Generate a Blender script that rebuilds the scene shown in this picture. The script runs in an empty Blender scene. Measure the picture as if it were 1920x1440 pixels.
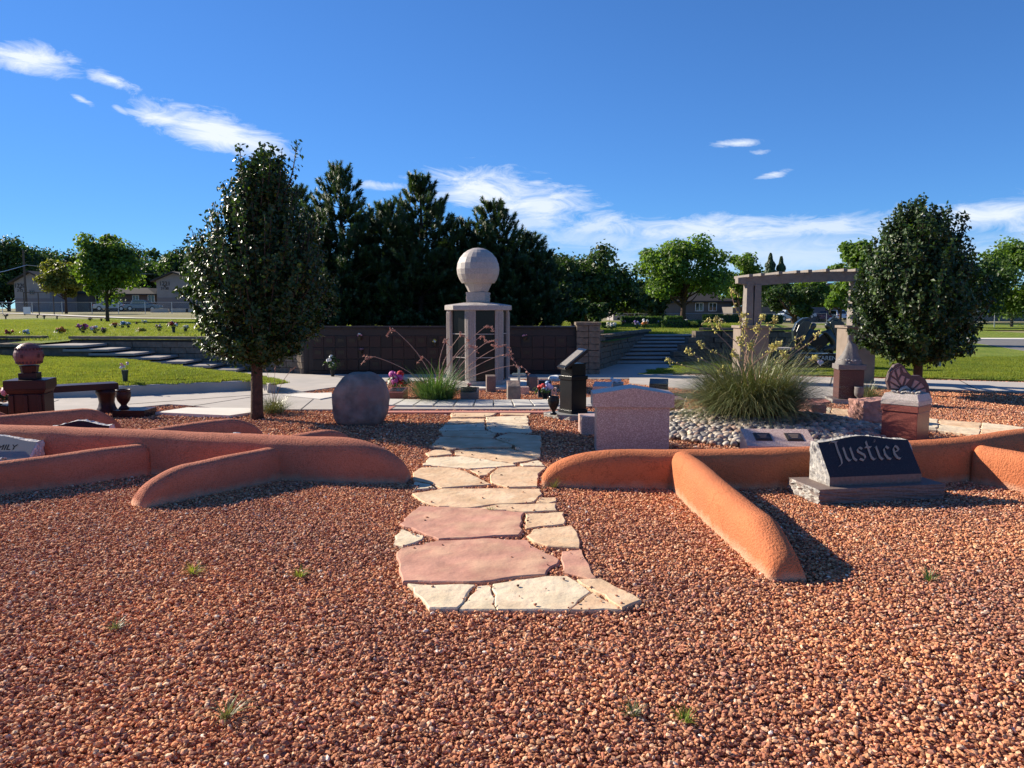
import bpy, bmesh, math, random
import numpy as np
from mathutils import Vector, Matrix, noise as mnoise
random.seed(7)
S = bpy.context.scene
COL = S.collection
R = math.radians
PI = math.pi

# ---------------------------------------------------------------- camera
EYE = 1.6
TH = math.atan(142/1440)
cd = bpy.data.cameras.new("camera"); cam = bpy.data.objects.new("camera", cd); COL.objects.link(cam)
cam.location = (0, 0, EYE); cam.rotation_euler = (PI/2 - TH, 0, 0)
cd.sensor_width = 36; cd.lens = 27.0; cd.clip_start = 0.05; cd.clip_end = 3000
S.camera = cam

# ---------------------------------------------------------------- world, sun, exposure
SUN_EL = R(27); SUN_AZ = R(-62)          # azimuth measured from +Y towards +X
S.view_settings.view_transform = 'Standard'; S.view_settings.look = 'None'
S.view_settings.gamma = 1; S.view_settings.use_curve_mapping = False
S.view_settings.exposure = 1.0
w = bpy.data.worlds.new("World"); S.world = w; w.use_nodes = True
wn = w.node_tree; wn.nodes.clear(); WL = wn.links.new
def WN(t, **k):
    n = wn.nodes.new(t)
    for a, b in k.items(): setattr(n, a, b)
    return n
def wmath(op, a, b=None, c=None, clamp=False):
    n = WN('ShaderNodeMath', operation=op); n.use_clamp = clamp
    for i, v in enumerate((a, b, c)):
        if v is None: continue
        if hasattr(v, 'links'): WL(v, n.inputs[i])
        else: n.inputs[i].default_value = v
    return n.outputs[0]
sky = WN('ShaderNodeTexSky', sky_type='NISHITA'); sky.sun_disc = False
sky.sun_elevation = SUN_EL; sky.sun_rotation = SUN_AZ
sky.altitude = 2500; sky.air_density = 1.0; sky.dust_density = 0.05; sky.ozone_density = 3.5
hs = WN('ShaderNodeHueSaturation'); hs.inputs['Saturation'].default_value = 1.0; hs.inputs['Value'].default_value = 1.0
tint = WN('ShaderNodeMixRGB', blend_type='MULTIPLY'); tint.inputs[0].default_value = 1; tint.inputs[2].default_value = (.42, .71, 1.0, 1)
WL(sky.outputs[0], tint.inputs[1]); WL(tint.outputs[0], hs.inputs['Color'])
ssep = WN('ShaderNodeSeparateColor'); WL(sky.outputs[0], ssep.inputs[0])
WL(wmath('DIVIDE', 1.17, wmath('ADD', 1.0, wmath('MULTIPLY', wmath('MULTIPLY', ssep.outputs[2], ssep.outputs[2]), .0064))), hs.inputs['Value'])
tc = WN('ShaderNodeTexCoord'); sep = WN('ShaderNodeSeparateXYZ'); WL(tc.outputs['Generated'], sep.inputs[0])
az = wmath('ARCTAN2', sep.outputs[0], sep.outputs[1])
el = wmath('ARCSINE', sep.outputs[2])
comb = WN('ShaderNodeCombineXYZ'); WL(az, comb.inputs[0]); WL(el, comb.inputs[1])
mpn = WN('ShaderNodeMapping'); mpn.inputs['Scale'].default_value = (15, 48, 1); mpn.inputs['Rotation'].default_value = (0, 0, R(12))
WL(comb.outputs[0], mpn.inputs[0])
nz = WN('ShaderNodeTexNoise'); nz.inputs['Scale'].default_value = 1.0; nz.inputs['Detail'].default_value = 9; nz.inputs['Roughness'].default_value = 0.68
nz.inputs['Distortion'].default_value = 0.9
WL(mpn.outputs[0], nz.inputs['Vector'])
mp2 = WN('ShaderNodeMapping'); mp2.inputs['Scale'].default_value = (3.2, 9, 1); WL(comb.outputs[0], mp2.inputs[0])
nz2 = WN('ShaderNodeTexNoise'); nz2.inputs['Scale'].default_value = 1.0; nz2.inputs['Detail'].default_value = 5; WL(mp2.outputs[0], nz2.inputs['Vector'])
ns = wmath('ADD', wmath('MULTIPLY', wmath('SUBTRACT', nz.outputs[0], 0.5), 3.4), wmath('MULTIPLY', wmath('SUBTRACT', nz2.outputs[0], 0.5), 1.1))
def ray(px, py):
    d = Vector(((px-960)/1440, math.cos(TH) + (720-py)/1440*math.sin(TH), -math.sin(TH) + (720-py)/1440*math.cos(TH)))
    return d
def azel(px, py):
    d = ray(px, py).normalized()
    return math.atan2(d.x, d.y), math.asin(d.z)
# clouds: centre (px,py), half width, half height, tilt (deg, + = right end lower), opacity, noise strength
CL = [(50,112,108,29,0,1.2,.55),(-120,100,130,36,2,1.1,.8),(212,152,48,14,14,1.0,.8),(152,186,28,6,22,.8,1.0),(225,205,22,5,30,.5,1.2),
      (310,224,75,17,6,1.1,.6),(405,248,150,38,12,1.35,.55),
      (930,362,165,44,9,1.05,.8),(1010,385,130,48,12,.9,.8),(720,348,75,8,2,.6,1.1),
      (1120,425,150,26,6,.7,1.1),(1010,415,120,40,6,.6,1.0),(1330,430,260,30,1,.85,.8),(1540,425,240,26,-2,.75,.8),(1800,415,260,40,-4,.95,.7),
      (1390,268,62,9,-2,.9,.9),(1456,325,38,8,-5,.9,.9),(1425,287,28,6,0,.5,1.3),
      (1500,478,620,62,0,.62,.45),(1150,450,260,40,3,.5,.7),(2150,400,300,60,-3,.9,.7),(2100,470,700,60,0,.6,.4)]
acc = None
for (px, py, hw, hh, tilt, op, nk) in CL:
    a0, e0 = azel(px, py)
    hwx = hw/1440*math.cos(a0)**2 if abs(px-960) < 1100 else hw/1440*.6
    hhy = hh/1440*math.cos(a0)
    t = -R(tilt)
    dx = wmath('SUBTRACT', az, a0); dy = wmath('SUBTRACT', el, e0)
    u = wmath('MULTIPLY', wmath('ADD', wmath('MULTIPLY', dx, math.cos(t)), wmath('MULTIPLY', dy, math.sin(t))), 1/hwx)
    v = wmath('MULTIPLY', wmath('SUBTRACT', wmath('MULTIPLY', dy, math.cos(t)), wmath('MULTIPLY', dx, math.sin(t))), 1/hhy)
    r2 = wmath('SQRT', wmath('ADD', wmath('MULTIPLY', u, u), wmath('MULTIPLY', v, v)))
    f = wmath('ADD', wmath('SUBTRACT', 1.0, r2), wmath('MULTIPLY', ns, nk))
    m = wmath('MULTIPLY', wmath('SMOOTH_MIN', wmath('MAXIMUM', wmath('MULTIPLY', f, 1.05), 0), 1, .2), op)
    # keep each cloud inside its own neighbourhood
    m = wmath('MULTIPLY', m, wmath('SUBTRACT', 2.0, r2, clamp=True))
    acc = m if acc is None else wmath('MAXIMUM', acc, m)
acc = wmath('MINIMUM', acc, 1.0)
acc = wmath('MULTIPLY', acc, wmath('GREATER_THAN', sep.outputs[1], 0))
cm = WN('ShaderNodeMixRGB'); WL(acc, cm.inputs[0]); WL(hs.outputs[0], cm.inputs[1]); cm.inputs[2].default_value = (5.6, 6.1, 6.9, 1)
bg = WN('ShaderNodeBackground'); bg.inputs['Strength'].default_value = 0.08
WL(cm.outputs[0], bg.inputs[0]); wo = WN('ShaderNodeOutputWorld'); WL(bg.outputs[0], wo.inputs[0])

sd = bpy.data.lights.new("sun", 'SUN'); sd.energy = 5.0; sd.angle = R(0.53); sd.color = (1.0, 0.90, 0.74)
sun = bpy.data.objects.new("sun", sd); COL.objects.link(sun)
SUNV = Vector((math.sin(SUN_AZ)*math.cos(SUN_EL), math.cos(SUN_AZ)*math.cos(SUN_EL), math.sin(SUN_EL)))
sun.rotation_euler = SUNV.to_track_quat('Z', 'Y').to_euler(); sun.location = (-20, 20, 20)

# ---------------------------------------------------------------- helpers
def G(px, py, z=0.0):
    d = ray(px, py); t = (z-EYE)/d.z
    return Vector((d.x*t, d.y*t, z))
def V(px, py, Y):
    d = ray(px, py); t = Y/d.y
    return Vector((d.x*t, Y, EYE + d.z*t))
def ss(x, a, b):
    t = min(1, max(0, (x-a)/(b-a))); return t*t*(3-2*t)
class MB:
    def __init__(s): s.v = []; s.f = []; s.m = []
    def add(s, vs, fs, mi=0, M=None):
        o = len(s.v)
        s.v += [tuple(M @ Vector(p)) for p in vs] if M is not None else [tuple(p) for p in vs]
        s.f += [tuple(i+o for i in f) for f in fs]; s.m += [mi]*len(fs); return s
    def box(s, c, d, rz=0, mi=0, M=None, rx=0, ry=0):
        x, y, z = d[0]/2, d[1]/2, d[2]/2
        T = Matrix.Translation(c) @ Matrix.Rotation(rz, 4, 'Z') @ Matrix.Rotation(rx, 4, 'X') @ Matrix.Rotation(ry, 4, 'Y')
        if M is not None: T = M @ T
        vs = [(a, b, e) for e in (-z, z) for (a, b) in ((-x, -y), (x, -y), (x, y), (-x, y))]
        return s.add(vs, [(3,2,1,0),(4,5,6,7),(0,1,5,4),(1,2,6,5),(2,3,7,6),(3,0,4,7)], mi, T)
    def prism(s, poly, z0, z1, mi=0, M=None, sc=1.0):
        n = len(poly); cx = sum(p[0] for p in poly)/n; cy = sum(p[1] for p in poly)/n
        ar = sum(poly[i][0]*poly[(i+1) % n][1]-poly[(i+1) % n][0]*poly[i][1] for i in range(n))
        if ar < 0: poly = poly[::-1]
        vs = [(p[0], p[1], z0) for p in poly] + [(cx+(p[0]-cx)*sc, cy+(p[1]-cy)*sc, z1) for p in poly]
        fs = [tuple(range(n-1, -1, -1)), tuple(range(n, 2*n))] + [(i, (i+1) % n, n+(i+1) % n, n+i) for i in range(n)]
        return s.add(vs, fs, mi, M)
    def lathe(s, prof, seg=20, c=(0,0,0), mi=0, M=None, cap=True, ph=0, sx=1, sy=1):
        vs = []; fs = []; n = len(prof)
        for r, z in prof:
            for k in range(seg):
                a = 2*PI*k/seg + ph; vs.append((c[0]+r*math.cos(a)*sx, c[1]+r*math.sin(a)*sy, c[2]+z))
        for i in range(n-1):
            for k in range(seg):
                k2 = (k+1) % seg; fs.append((i*seg+k, i*seg+k2, (i+1)*seg+k2, (i+1)*seg+k))
        if cap:
            fs.append(tuple(range(seg-1, -1, -1))); fs.append(tuple(range((n-1)*seg, n*seg)))
        return s.add(vs, fs, mi, M)
    def tube(s, pts, rad, seg=6, mi=0, M=None):
        vs = []; fs = []; n = len(pts); pts = [Vector(p) for p in pts]
        if not hasattr(rad, '__len__'): rad = [rad]*n
        for i, p in enumerate(pts):
            t = (pts[min(i+1, n-1)]-pts[max(i-1, 0)]); t = t.normalized() if t.length > 1e-9 else Vector((0,0,1))
            a = t.cross(Vector((0,0,1))) if abs(t.z) < .9 else t.cross(Vector((1,0,0))); a.normalize(); b = t.cross(a)
            for k in range(seg):
                an = 2*PI*k/seg; vs.append(p + (a*math.cos(an)+b*math.sin(an))*rad[i])
        for i in range(n-1):
            for k in range(seg):
                k2 = (k+1) % seg; fs.append((i*seg+k, (i+1)*seg+k, (i+1)*seg+k2, i*seg+k2))
        fs.append(tuple(range(seg))); fs.append(tuple(range(n*seg-1, (n-1)*seg-1, -1)))
        return s.add(vs, fs, mi, M)
    def ico(s, c, r, jit=0.0, sub=1, mi=0, M=None, rot=None):
        vs, fs = ICO[sub]; rr = r if hasattr(r, '__len__') else (r, r, r)
        Q = rot or Matrix.Identity(3); out = []
        for p in vs:
            k = 1+random.uniform(-jit, jit)
            out.append(Q @ Vector((p[0]*rr[0]*k, p[1]*rr[1]*k, p[2]*rr[2]*k)) + Vector(c))
        return s.add(out, fs, mi, M)
    def build(s, name, mats, parent=None, smooth=False, bevel=0, loc=None, rotz=None):
        me = bpy.data.meshes.new(name); me.from_pydata(s.v, [], s.f)
        if not isinstance(mats, (list, tuple)): mats = [mats]
        for m in mats: me.materials.append(m)
        if len(mats) > 1: me.polygons.foreach_set('material_index', s.m)
        if smooth: me.polygons.foreach_set('use_smooth', [True]*len(me.polygons))
        me.update()
        return link(name, me, parent, bevel, loc, rotz)
def link(name, me, parent=None, bevel=0, loc=None, rotz=None):
    o = bpy.data.objects.new(name, me); COL.objects.link(o)
    if parent is not None: o.parent = parent
    if loc is not None: o.location = loc
    if rotz is not None: o.rotation_euler = (0, 0, rotz)
    if bevel:
        b = o.modifiers.new("bevel", 'BEVEL'); b.width = bevel; b.segments = 2; b.limit_method = 'ANGLE'; b.angle_limit = R(40)
    return o
ICO = {}
for _s in (1, 2, 3):
    bm = bmesh.new(); bmesh.ops.create_icosphere(bm, subdivisions=_s, radius=1)
    ICO[_s] = ([tuple(v.co) for v in bm.verts], [tuple(v.index for v in f.verts) for f in bm.faces]); bm.free()
def tag(o, label=None, cat=None, group=None, kind=None):
    if label: o['label'] = label
    if cat: o['category'] = cat
    if group: o['group'] = group
    if kind: o['kind'] = kind
    return o
def thing(name, label, cat, loc=(0,0,0), rz=0, group=None):
    o = bpy.data.objects.new(name, None); COL.objects.link(o); o.empty_display_size = .2
    o.location = loc; o.rotation_euler = (0, 0, rz)
    return tag(o, label, cat, group)
def struct(o): o['kind'] = 'structure'; return o
def fbm(p, oct=4):
    return mnoise.fractal(Vector(p), 1.0, 2.0, oct)

# ---------------------------------------------------------------- materials
MATS = {}
def posvar(nt, col, pv):
    '''slow colour drift over the ground, from world position'''
    sc, ca, cb = pv; N = nt.nodes; L = nt.links.new
    g = N.new('ShaderNodeNewGeometry'); n = N.new('ShaderNodeTexNoise'); n.inputs['Scale'].default_value = sc; n.inputs['Detail'].default_value = 5; L(g.outputs['Position'], n.inputs['Vector'])
    r = N.new('ShaderNodeMapRange'); r.inputs[1].default_value = .35; r.inputs[2].default_value = .65; L(n.outputs[0], r.inputs[0])
    x = N.new('ShaderNodeMixRGB'); L(r.outputs[0], x.inputs[0]); x.inputs[1].default_value = (*ca, 1); x.inputs[2].default_value = (*cb, 1)
    m = N.new('ShaderNodeMixRGB'); m.blend_type = 'MULTIPLY'; m.inputs[0].default_value = 1
    L(col, m.inputs[1]); L(x.outputs[0], m.inputs[2]); return m.outputs[0]
def mat(name, c1, c2=None, scale=8, rough=.8, bump=0, bscale=40, spec=.4, c3=None, scale3=1.5, amt3=.5, attr=None, speck=None, metal=0, det=6, coat=0, pv=None, dust=None, crack=0):
    """noise mix of two colours, optional third large-scale stain colour, optional fine specks, bump"""
    m = bpy.data.materials.new(name); m.use_nodes = True; nt = m.node_tree; N = nt.nodes; L = nt.links.new
    b = N['Principled BSDF']; b.inputs['Roughness'].default_value = rough; b.inputs['Specular IOR Level'].default_value = spec; b.inputs['Metallic'].default_value = metal
    if coat: b.inputs['Coat Weight'].default_value = coat
    t = N.new('ShaderNodeTexCoord'); src = t.outputs['Object']
    def nz(sc, d=det):
        n = N.new('ShaderNodeTexNoise'); n.inputs['Scale'].default_value = sc; n.inputs['Detail'].default_value = d; L(src, n.inputs['Vector']); return n.outputs[0]
    def ramp(s, a, b_):
        r = N.new('ShaderNodeMapRange'); r.inputs[1].default_value = a; r.inputs[2].default_value = b_; L(s, r.inputs[0]); return r.outputs[0]
    def mix(f, a, b_, mode='MIX'):
        x = N.new('ShaderNodeMixRGB'); x.blend_type = mode
        if hasattr(f, 'links'): L(f, x.inputs[0])
        else: x.inputs[0].default_value = f
        for i, v in ((1, a), (2, b_)):
            if hasattr(v, 'links'): L(v, x.inputs[i])
            else: x.inputs[i].default_value = (*v, 1)
        return x.outputs[0]
    col = c1
    if c2 is not None: col = mix(ramp(nz(scale), .3, .7), c1, c2)
    if c3 is not None:
        f = ramp(nz(scale3, 4), .45, .7); mm = N.new('ShaderNodeMath'); mm.operation = 'MULTIPLY'; L(f, mm.inputs[0]); mm.inputs[1].default_value = amt3
        col = mix(mm.outputs[0], col, c3)
    if speck is not None:
        sc, colr, thr = speck
        v = N.new('ShaderNodeTexVoronoi'); v.inputs['Scale'].default_value = sc; L(src, v.inputs['Vector'])
        sp = N.new('ShaderNodeSeparateColor'); L(v.outputs['Color'], sp.inputs[0])
        col = mix(ramp(sp.outputs[0], thr, thr+.1), col, colr)
    if attr:
        a = N.new('ShaderNodeAttribute'); a.attribute_name = attr; col = mix(1.0, col, a.outputs['Color'], 'MULTIPLY')
    if crack:
        v3 = N.new('ShaderNodeTexVoronoi'); v3.feature = 'DISTANCE_TO_EDGE'; v3.inputs['Scale'].default_value = 1.1
        va = N.new('ShaderNodeVectorMath'); va.operation = 'ADD'; L(src, va.inputs[0]); n3 = N.new('ShaderNodeTexNoise'); n3.inputs['Scale'].default_value = 4; n3.inputs['Detail'].default_value = 6; L(src, n3.inputs['Vector']); L(n3.outputs['Color'], va.inputs[1]); L(va.outputs[0], v3.inputs['Vector'])
        cr_ = ramp(v3.outputs['Distance'], .010, .002); cm_ = N.new('ShaderNodeMath'); cm_.operation = 'MULTIPLY'; L(cr_, cm_.inputs[0]); cm_.inputs[1].default_value = crack
        col = mix(cm_.outputs[0], col, tuple(c*.45 for c in c1))
    if dust is not None:
        s3 = N.new('ShaderNodeSeparateXYZ'); L(src, s3.inputs[0]); ad = N.new('ShaderNodeMath'); ad.operation = 'MULTIPLY_ADD'; L(nz(9, 5), ad.inputs[0]); ad.inputs[1].default_value = -.12; L(s3.outputs[2], ad.inputs[2])
        col = mix(ramp(ad.outputs[0], .02, -.05), col, dust)
    if pv: col = posvar(nt, col, pv)
    if hasattr(col, 'links'): L(col, b.inputs['Base Color'])
    else: b.inputs['Base Color'].default_value = (*col, 1)
    if bump:
        bn = N.new('ShaderNodeBump'); bn.inputs['Strength'].default_value = 1; bn.inputs['Distance'].default_value = bump
        L(nz(bscale, 8), bn.inputs['Height']); L(bn.outputs[0], b.inputs['Normal'])
    MATS[name] = m; return m
def leafmat(name, c, rough=.4, trans=.3, spec=.5, tc=None, pv=None):
    m = bpy.data.materials.new(name); m.use_nodes = True; nt = m.node_tree; N = nt.nodes; L = nt.links.new
    b = N['Principled BSDF']; b.inputs['Roughness'].default_value = rough; b.inputs['Specular IOR Level'].default_value = spec
    a = N.new('ShaderNodeAttribute'); a.attribute_name = 'col'
    x = N.new('ShaderNodeMixRGB'); x.blend_type = 'MULTIPLY'; x.inputs[0].default_value = 1; x.inputs[1].default_value = (*c, 1); L(a.outputs['Color'], x.inputs[2])
    L(posvar(nt, x.outputs[0], pv) if pv else x.outputs[0], b.inputs['Base Color'])
    tr = N.new('ShaderNodeBsdfTranslucent')
    x2 = N.new('ShaderNodeMixRGB'); x2.blend_type = 'MULTIPLY'; x2.inputs[0].default_value = 1
    x2.inputs[1].default_value = (*(tc or (c[0]*1.5, c[1]*1.6, c[2]*.6)), 1); L(a.outputs['Color'], x2.inputs[2]); L(posvar(nt, x2.outputs[0], pv) if pv else x2.outputs[0], tr.inputs[0])
    ms = N.new('ShaderNodeMixShader'); ms.inputs[0].default_value = trans; L(b.outputs[0], ms.inputs[1]); L(tr.outputs[0], ms.inputs[2])
    L(ms.outputs[0], N['Material Output'].inputs['Surface']); return m
def setcol(me, cols):
    """per-face colour -> corner attribute 'col'"""
    a = me.color_attributes.new('col', 'FLOAT_COLOR', 'CORNER')
    tot = np.zeros(len(me.polygons), dtype=np.int32); me.polygons.foreach_get('loop_total', tot)
    c = np.repeat(np.asarray(cols, dtype=np.float32), tot, axis=0)
    c4 = np.ones((len(c), 4), dtype=np.float32); c4[:, :3] = c
    a.data.foreach_set('color', c4.ravel())

M_gravelbed = mat('gravel bed', (.20,.085,.055), (.36,.16,.10), 60, .95, .02, 90)
M_chip = mat('gravel chips', (1,1,1), (.78,.78,.8), 90, .95, .001, 200, spec=.1, attr='col', pv=(.9, (.84,.80,.88), (1.12,1.03,.96)))
M_stucco = mat('stucco', (.56,.19,.085), (.50,.165,.075), 3.0, .95, .012, 70, spec=.1, c3=(.40,.14,.075), scale3=2.2, amt3=.45, speck=(160,(.44,.14,.06),.7), dust=(.55,.30,.19), crack=.5)
M_stuccoL = mat('stucco rosy', (.50,.19,.125), (.44,.165,.105), 3.0, .95, .012, 70, spec=.1, c3=(.34,.125,.08), scale3=2.2, amt3=.45, speck=(160,(.38,.13,.075),.7), dust=(.50,.28,.19), crack=.5)
M_flagtan = mat('flagstone tan', (.70,.49,.32), (.56,.36,.215), 3.2, .85, .010, 14, spec=.2, c3=(.72,.56,.38), scale3=6, amt3=.8, speck=(16,(.30,.18,.11),.955), pv=(5,(.86,.84,.80),(1.06,1.05,1.04)))
M_flagpale = mat('flagstone pale', (.74,.62,.46), (.68,.51,.34), 3, .85, .010, 14, spec=.2, c3=(.62,.56,.42), scale3=5, amt3=.6, speck=(16,(.30,.18,.11),.955), pv=(5,(.86,.84,.80),(1.06,1.05,1.04)))
M_flagpink = mat('flagstone pink', (.57,.305,.225), (.44,.21,.155), 3, .85, .012, 8, spec=.2, c3=(.64,.41,.27), scale3=4, amt3=.8, speck=(16,(.28,.14,.10),.955), pv=(4,(.84,.82,.80),(1.08,1.06,1.04)))
M_conc = mat('concrete', (.47,.42,.375), (.40,.36,.32), 3, .9, .001, 60, spec=.2, c3=(.34,.32,.30), scale3=.8, amt3=.5)
M_conc2 = mat('concrete pale', (.68,.63,.56), (.60,.55,.49), 3, .9, .001, 60, spec=.2)
M_pinkconc = mat('pink concrete', (.50,.21,.17), (.44,.19,.15), 5, .9, .001, 60, spec=.2)
M_paver = mat('paver', (.56,.53,.48), (.47,.44,.40), 12, .85, .001, 60, spec=.2)
M_grass = mat('lawn', (.17,.225,.035), (.225,.265,.05), 1.7, .9, .05, 60, spec=.1, c3=(.11,.18,.02), scale3=.9, amt3=.7)
M_dry = mat('dry grass', (.26,.22,.12), (.17,.17,.07), .8, .95, .03, 8, spec=.1, c3=(.30,.27,.18), scale3=.15, amt3=.8)
M_block = mat('retaining block', (.19,.15,.115), (.12,.095,.075), 7, .95, .012, 28, spec=.15)
M_block2 = mat('retaining block lighter', (.22,.175,.135), (.145,.115,.09), 7, .95, .012, 28, spec=.15)
M_mortar = mat('wall core', (.06,.05,.045), None, 7, .95)
M_step = mat('step concrete', (.36,.32,.29), (.28,.25,.23), 4, .9, .003, 40, spec=.2)
M_niche = mat('niche granite', (.040,.018,.018), (.026,.012,.013), 60, .35, 0, spec=.3)
M_niche2 = mat('niche granite dark', (.022,.014,.016), (.014,.010,.012), 60, .35, 0, spec=.3)
M_nwall = mat('niche wall surround', (.030,.019,.018), (.022,.014,.013), 20, .5, .001, 60)
M_bronze = mat('bronze plaque', (.03,.022,.016), (.06,.045,.03), 60, .45, .001, 150, metal=.3)
M_granG = mat('grey granite', (.42,.375,.33), (.33,.295,.265), 30, .55, .001, 80, spec=.4, speck=(140,(.52,.44,.42),.75), c3=(.30,.26,.25), scale3=3, amt3=.4)
M_granGd = mat('grey granite carved', (.19,.17,.16), (.13,.12,.115), 25, .7, .003, 60, spec=.3)
M_granR = mat('red granite', (.22,.065,.05), (.15,.042,.035), 70, .35, 0, spec=.35, speck=(260,(.30,.12,.09),.8))
M_granRd = mat('dark red granite', (.040,.013,.013), (.026,.009,.010), 70, .4, 0, spec=.22)
M_granP = mat('pink granite', (.50,.345,.29), (.37,.24,.20), 90, .35, 0, spec=.35, speck=(150,(.66,.50,.42),.66))
M_granPl = mat('pink granite light side', (.45,.30,.27), (.36,.22,.20), 90, .3, 0, spec=.5, speck=(190,(.6,.5,.46),.7))
M_granK = mat('black granite', (.010,.011,.013), (.016,.017,.019), 80, .22, 0, spec=.2)
M_granK2 = mat('dark blue granite', (.030,.026,.030), (.020,.017,.020), 200, .4, 0, spec=.3, speck=(300,(.06,.05,.055),.85))
M_greyface = mat('grey polished granite', (.23,.225,.22), (.19,.185,.182), 200, .6, 0, spec=.3)
M_brred = mat('brown red granite', (.10,.045,.038), (.07,.03,.028), 60, .45, 0, spec=.25)
M_rough = mat('rough cut granite', (.44,.41,.37), (.30,.28,.26), 30, .9, .008, 45, spec=.2)
M_roughbr = mat('brown granite', (.14,.10,.085), (.20,.15,.13), 40, .6, .002, 60, spec=.3)
M_angel = mat('green black granite', (.025,.037,.034), (.016,.022,.022), 20, .28, 0, spec=.6)
M_letter = mat('letter sandblast', (.40,.31,.23), (.32,.25,.19), 100, .8)
M_letterW = mat('letter pale', (.6,.6,.62), None, 1, .8)
M_letterD = mat('letter cut dark', (.025,.025,.03), None, 1, .8)
M_boulder = mat('boulder stone', (.14,.11,.095), (.34,.28,.235), 5.5, .85, .035, 7, spec=.3, c3=(.28,.13,.10), scale3=2.5, amt3=.8)
M_rockp = mat('pink rock', (.46,.25,.21), (.34,.18,.15), 10, .9, .02, 22, spec=.2)
M_pebble = mat('river pebble', (1.1,1.0,.88), (.86,.78,.70), 14, .55, .002, 60, spec=.35, attr='col')
M_twig = mat('twig', (.045,.035,.028), None, 14, .9)
M_bark = mat('bark', (.10,.065,.05), (.055,.038,.03), 14, .95, .015, 40, spec=.1)
M_barkp = mat('pine bark', (.07,.05,.04), (.04,.03,.025), 10, .95, .015, 30, spec=.1)
M_white = mat('white paint', (.75,.75,.73), None, 1, .5)
M_metal = mat('galvanised steel', (.45,.46,.47), None, 1, .4, metal=.7)
M_wood = mat('pole wood', (.10,.08,.065), (.07,.055,.045), 5, .9)
M_glass = mat('window glass', (.02,.025,.03), None, 1, .08, spec=.8)
M_tyre = mat('tyre rubber', (.02,.02,.02), None, 1, .8)
M_glow = mat('lamp lens', (.5,.04,.03), None, 1, .3)
M_ltcone = mat('vase plastic green', (.03,.05,.035), (.02,.03,.025), 10, .5)
M_roughsun = mat('rough rim painted sunlit', (.66,.62,.60), (.45,.42,.41), 30, .9, .02, 45, spec=.2)  # pale rough-cut rim, lightened further to paint sunlight into its colour
def flat(name, c, r=.6): return MATS.get(name) or mat(name, c, None, 1, r)
L_pear = leafmat('pear leaves', (.030,.058,.013), .40, .2, .33)
L_pine = leafmat('pine needles', (.050,.085,.032), .5, .26, .3)
L_lime = leafmat('ash leaves', (.10,.165,.035), .5, .42, .3)
L_dark = leafmat('elm leaves', (.040,.075,.022), .5, .3, .3)
L_yel = leafmat('honey locust leaves', (.14,.17,.035), .5, .4, .3)
L_blade = leafmat('yucca blades', (.16,.17,.085), .4, .12, .4)
L_bladeg = leafmat('green blades', (.07,.13,.04), .4, .3, .4)
L_turf = leafmat('turf blades', (.165,.235,.035), .5, .42, .2, tc=(.28,.36,.05), pv=(.7,(.78,.80,.85),(1.2,1.08,1.0)))
L_hedge = leafmat('hedge leaves', (.07,.13,.03), .5, .3, .3)

# ================================================================ GROUND AND SETTING
def hfar(X, Y):
    a = ss(X, -12, 8)
    hl = .75 + .30*ss(Y, 50, 95); hm = .75 - 1.0*ss(Y, 38, 105); hr = -.03 - .42*ss(Y, 60, 120)
    h = hl*(1-a) + hm*a
    b = ss(X - .34*Y, -.2, 1.6) if Y > 17 else 1
    return h*(1-b) + hr*b
def grid(name, xs, ys, hf, m):
    mb = MB(); nx, ny = len(xs), len(ys)
    mb.v = [(x, y, hf(x, y)) for y in ys for x in xs]
    mb.f = [(j*nx+i, j*nx+i+1, (j+1)*nx+i+1, (j+1)*nx+i) for j in range(ny-1) for i in range(nx-1)]; mb.m = [0]*len(mb.f)
    return mb.build(name, m, smooth=True)
def hg(X, Y):
    if Y < 56:
        t = ss(X - .34*Y, -.2, 1.6) if Y > 17 else 1
        return -.035*t - .10*(1-t)
    return hfar(X, Y)
gx = sorted(set([-900,-500,-300] + list(range(-200, 201, 8)) + [300, 500, 900])); gy = [-40,0,10,17,20,24,28,32,36,40,45,50,55,60,65,70,80,90,100,110,120,140,170,220,300,500,900,1500]
g = struct(grid('ground', gx, gy, hg, M_dry))

def sheet(name, poly, z, m, thick=0.0):
    mb = MB(); mb.prism([(p.x, p.y) for p in poly], z-max(thick, .002), z); return struct(mb.build(name, m, bevel=.006 if thick > .02 else 0))
# upper lawn: plateau held by the retaining walls, front edge along the wall backs
FE = [(-60,20.9),(-12.7,20.9),(-12.45,18.95),(-11.5,18.8),(-11.4,20.1),(-7.2,19.75),(-4.9,19.0),(1.7,18.9),(2.6,20.0),(4.3,25.3),(6.15,25.3),(6.6,23.2),(8.1,22.9),(9.4,23.4),(10.5,24.5),(13,30)]
def fe(x):
    for (a, ya), (b, yb) in zip(FE, FE[1:]):
        if a <= x <= b: return ya + (yb-ya)*(x-a)/(b-a)
    return FE[-1][1]
cols = sorted(set([p[0] for p in FE] + [-60+i*2 for i in range(24)] + [-12+i*.8 for i in range(33)]))
cols = [c for c in cols if c <= 13]
mb = MB(); rows = [0,.04,.1,.18,.3,.45,.6,.8,1.0]
for t in rows:
    for c in cols:
        y0 = fe(c); y1 = 62; x = c + (c*.9)*(t**1.5)*(1 if c > 0 else .6); y = y0 + (y1-y0)*t
        mb.v.append((x, y, hfar(x, y) + .03*mnoise.noise((x*.3, y*.3, 0))))
n = len(cols)
mb.f = [(j*n+i, j*n+i+1, (j+1)*n+i+1, (j+1)*n+i) for j in range(len(rows)-1) for i in range(n-1)]; mb.m = [0]*len(mb.f)
struct(mb.build('upper_lawn', M_grass, smooth=True))
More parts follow.
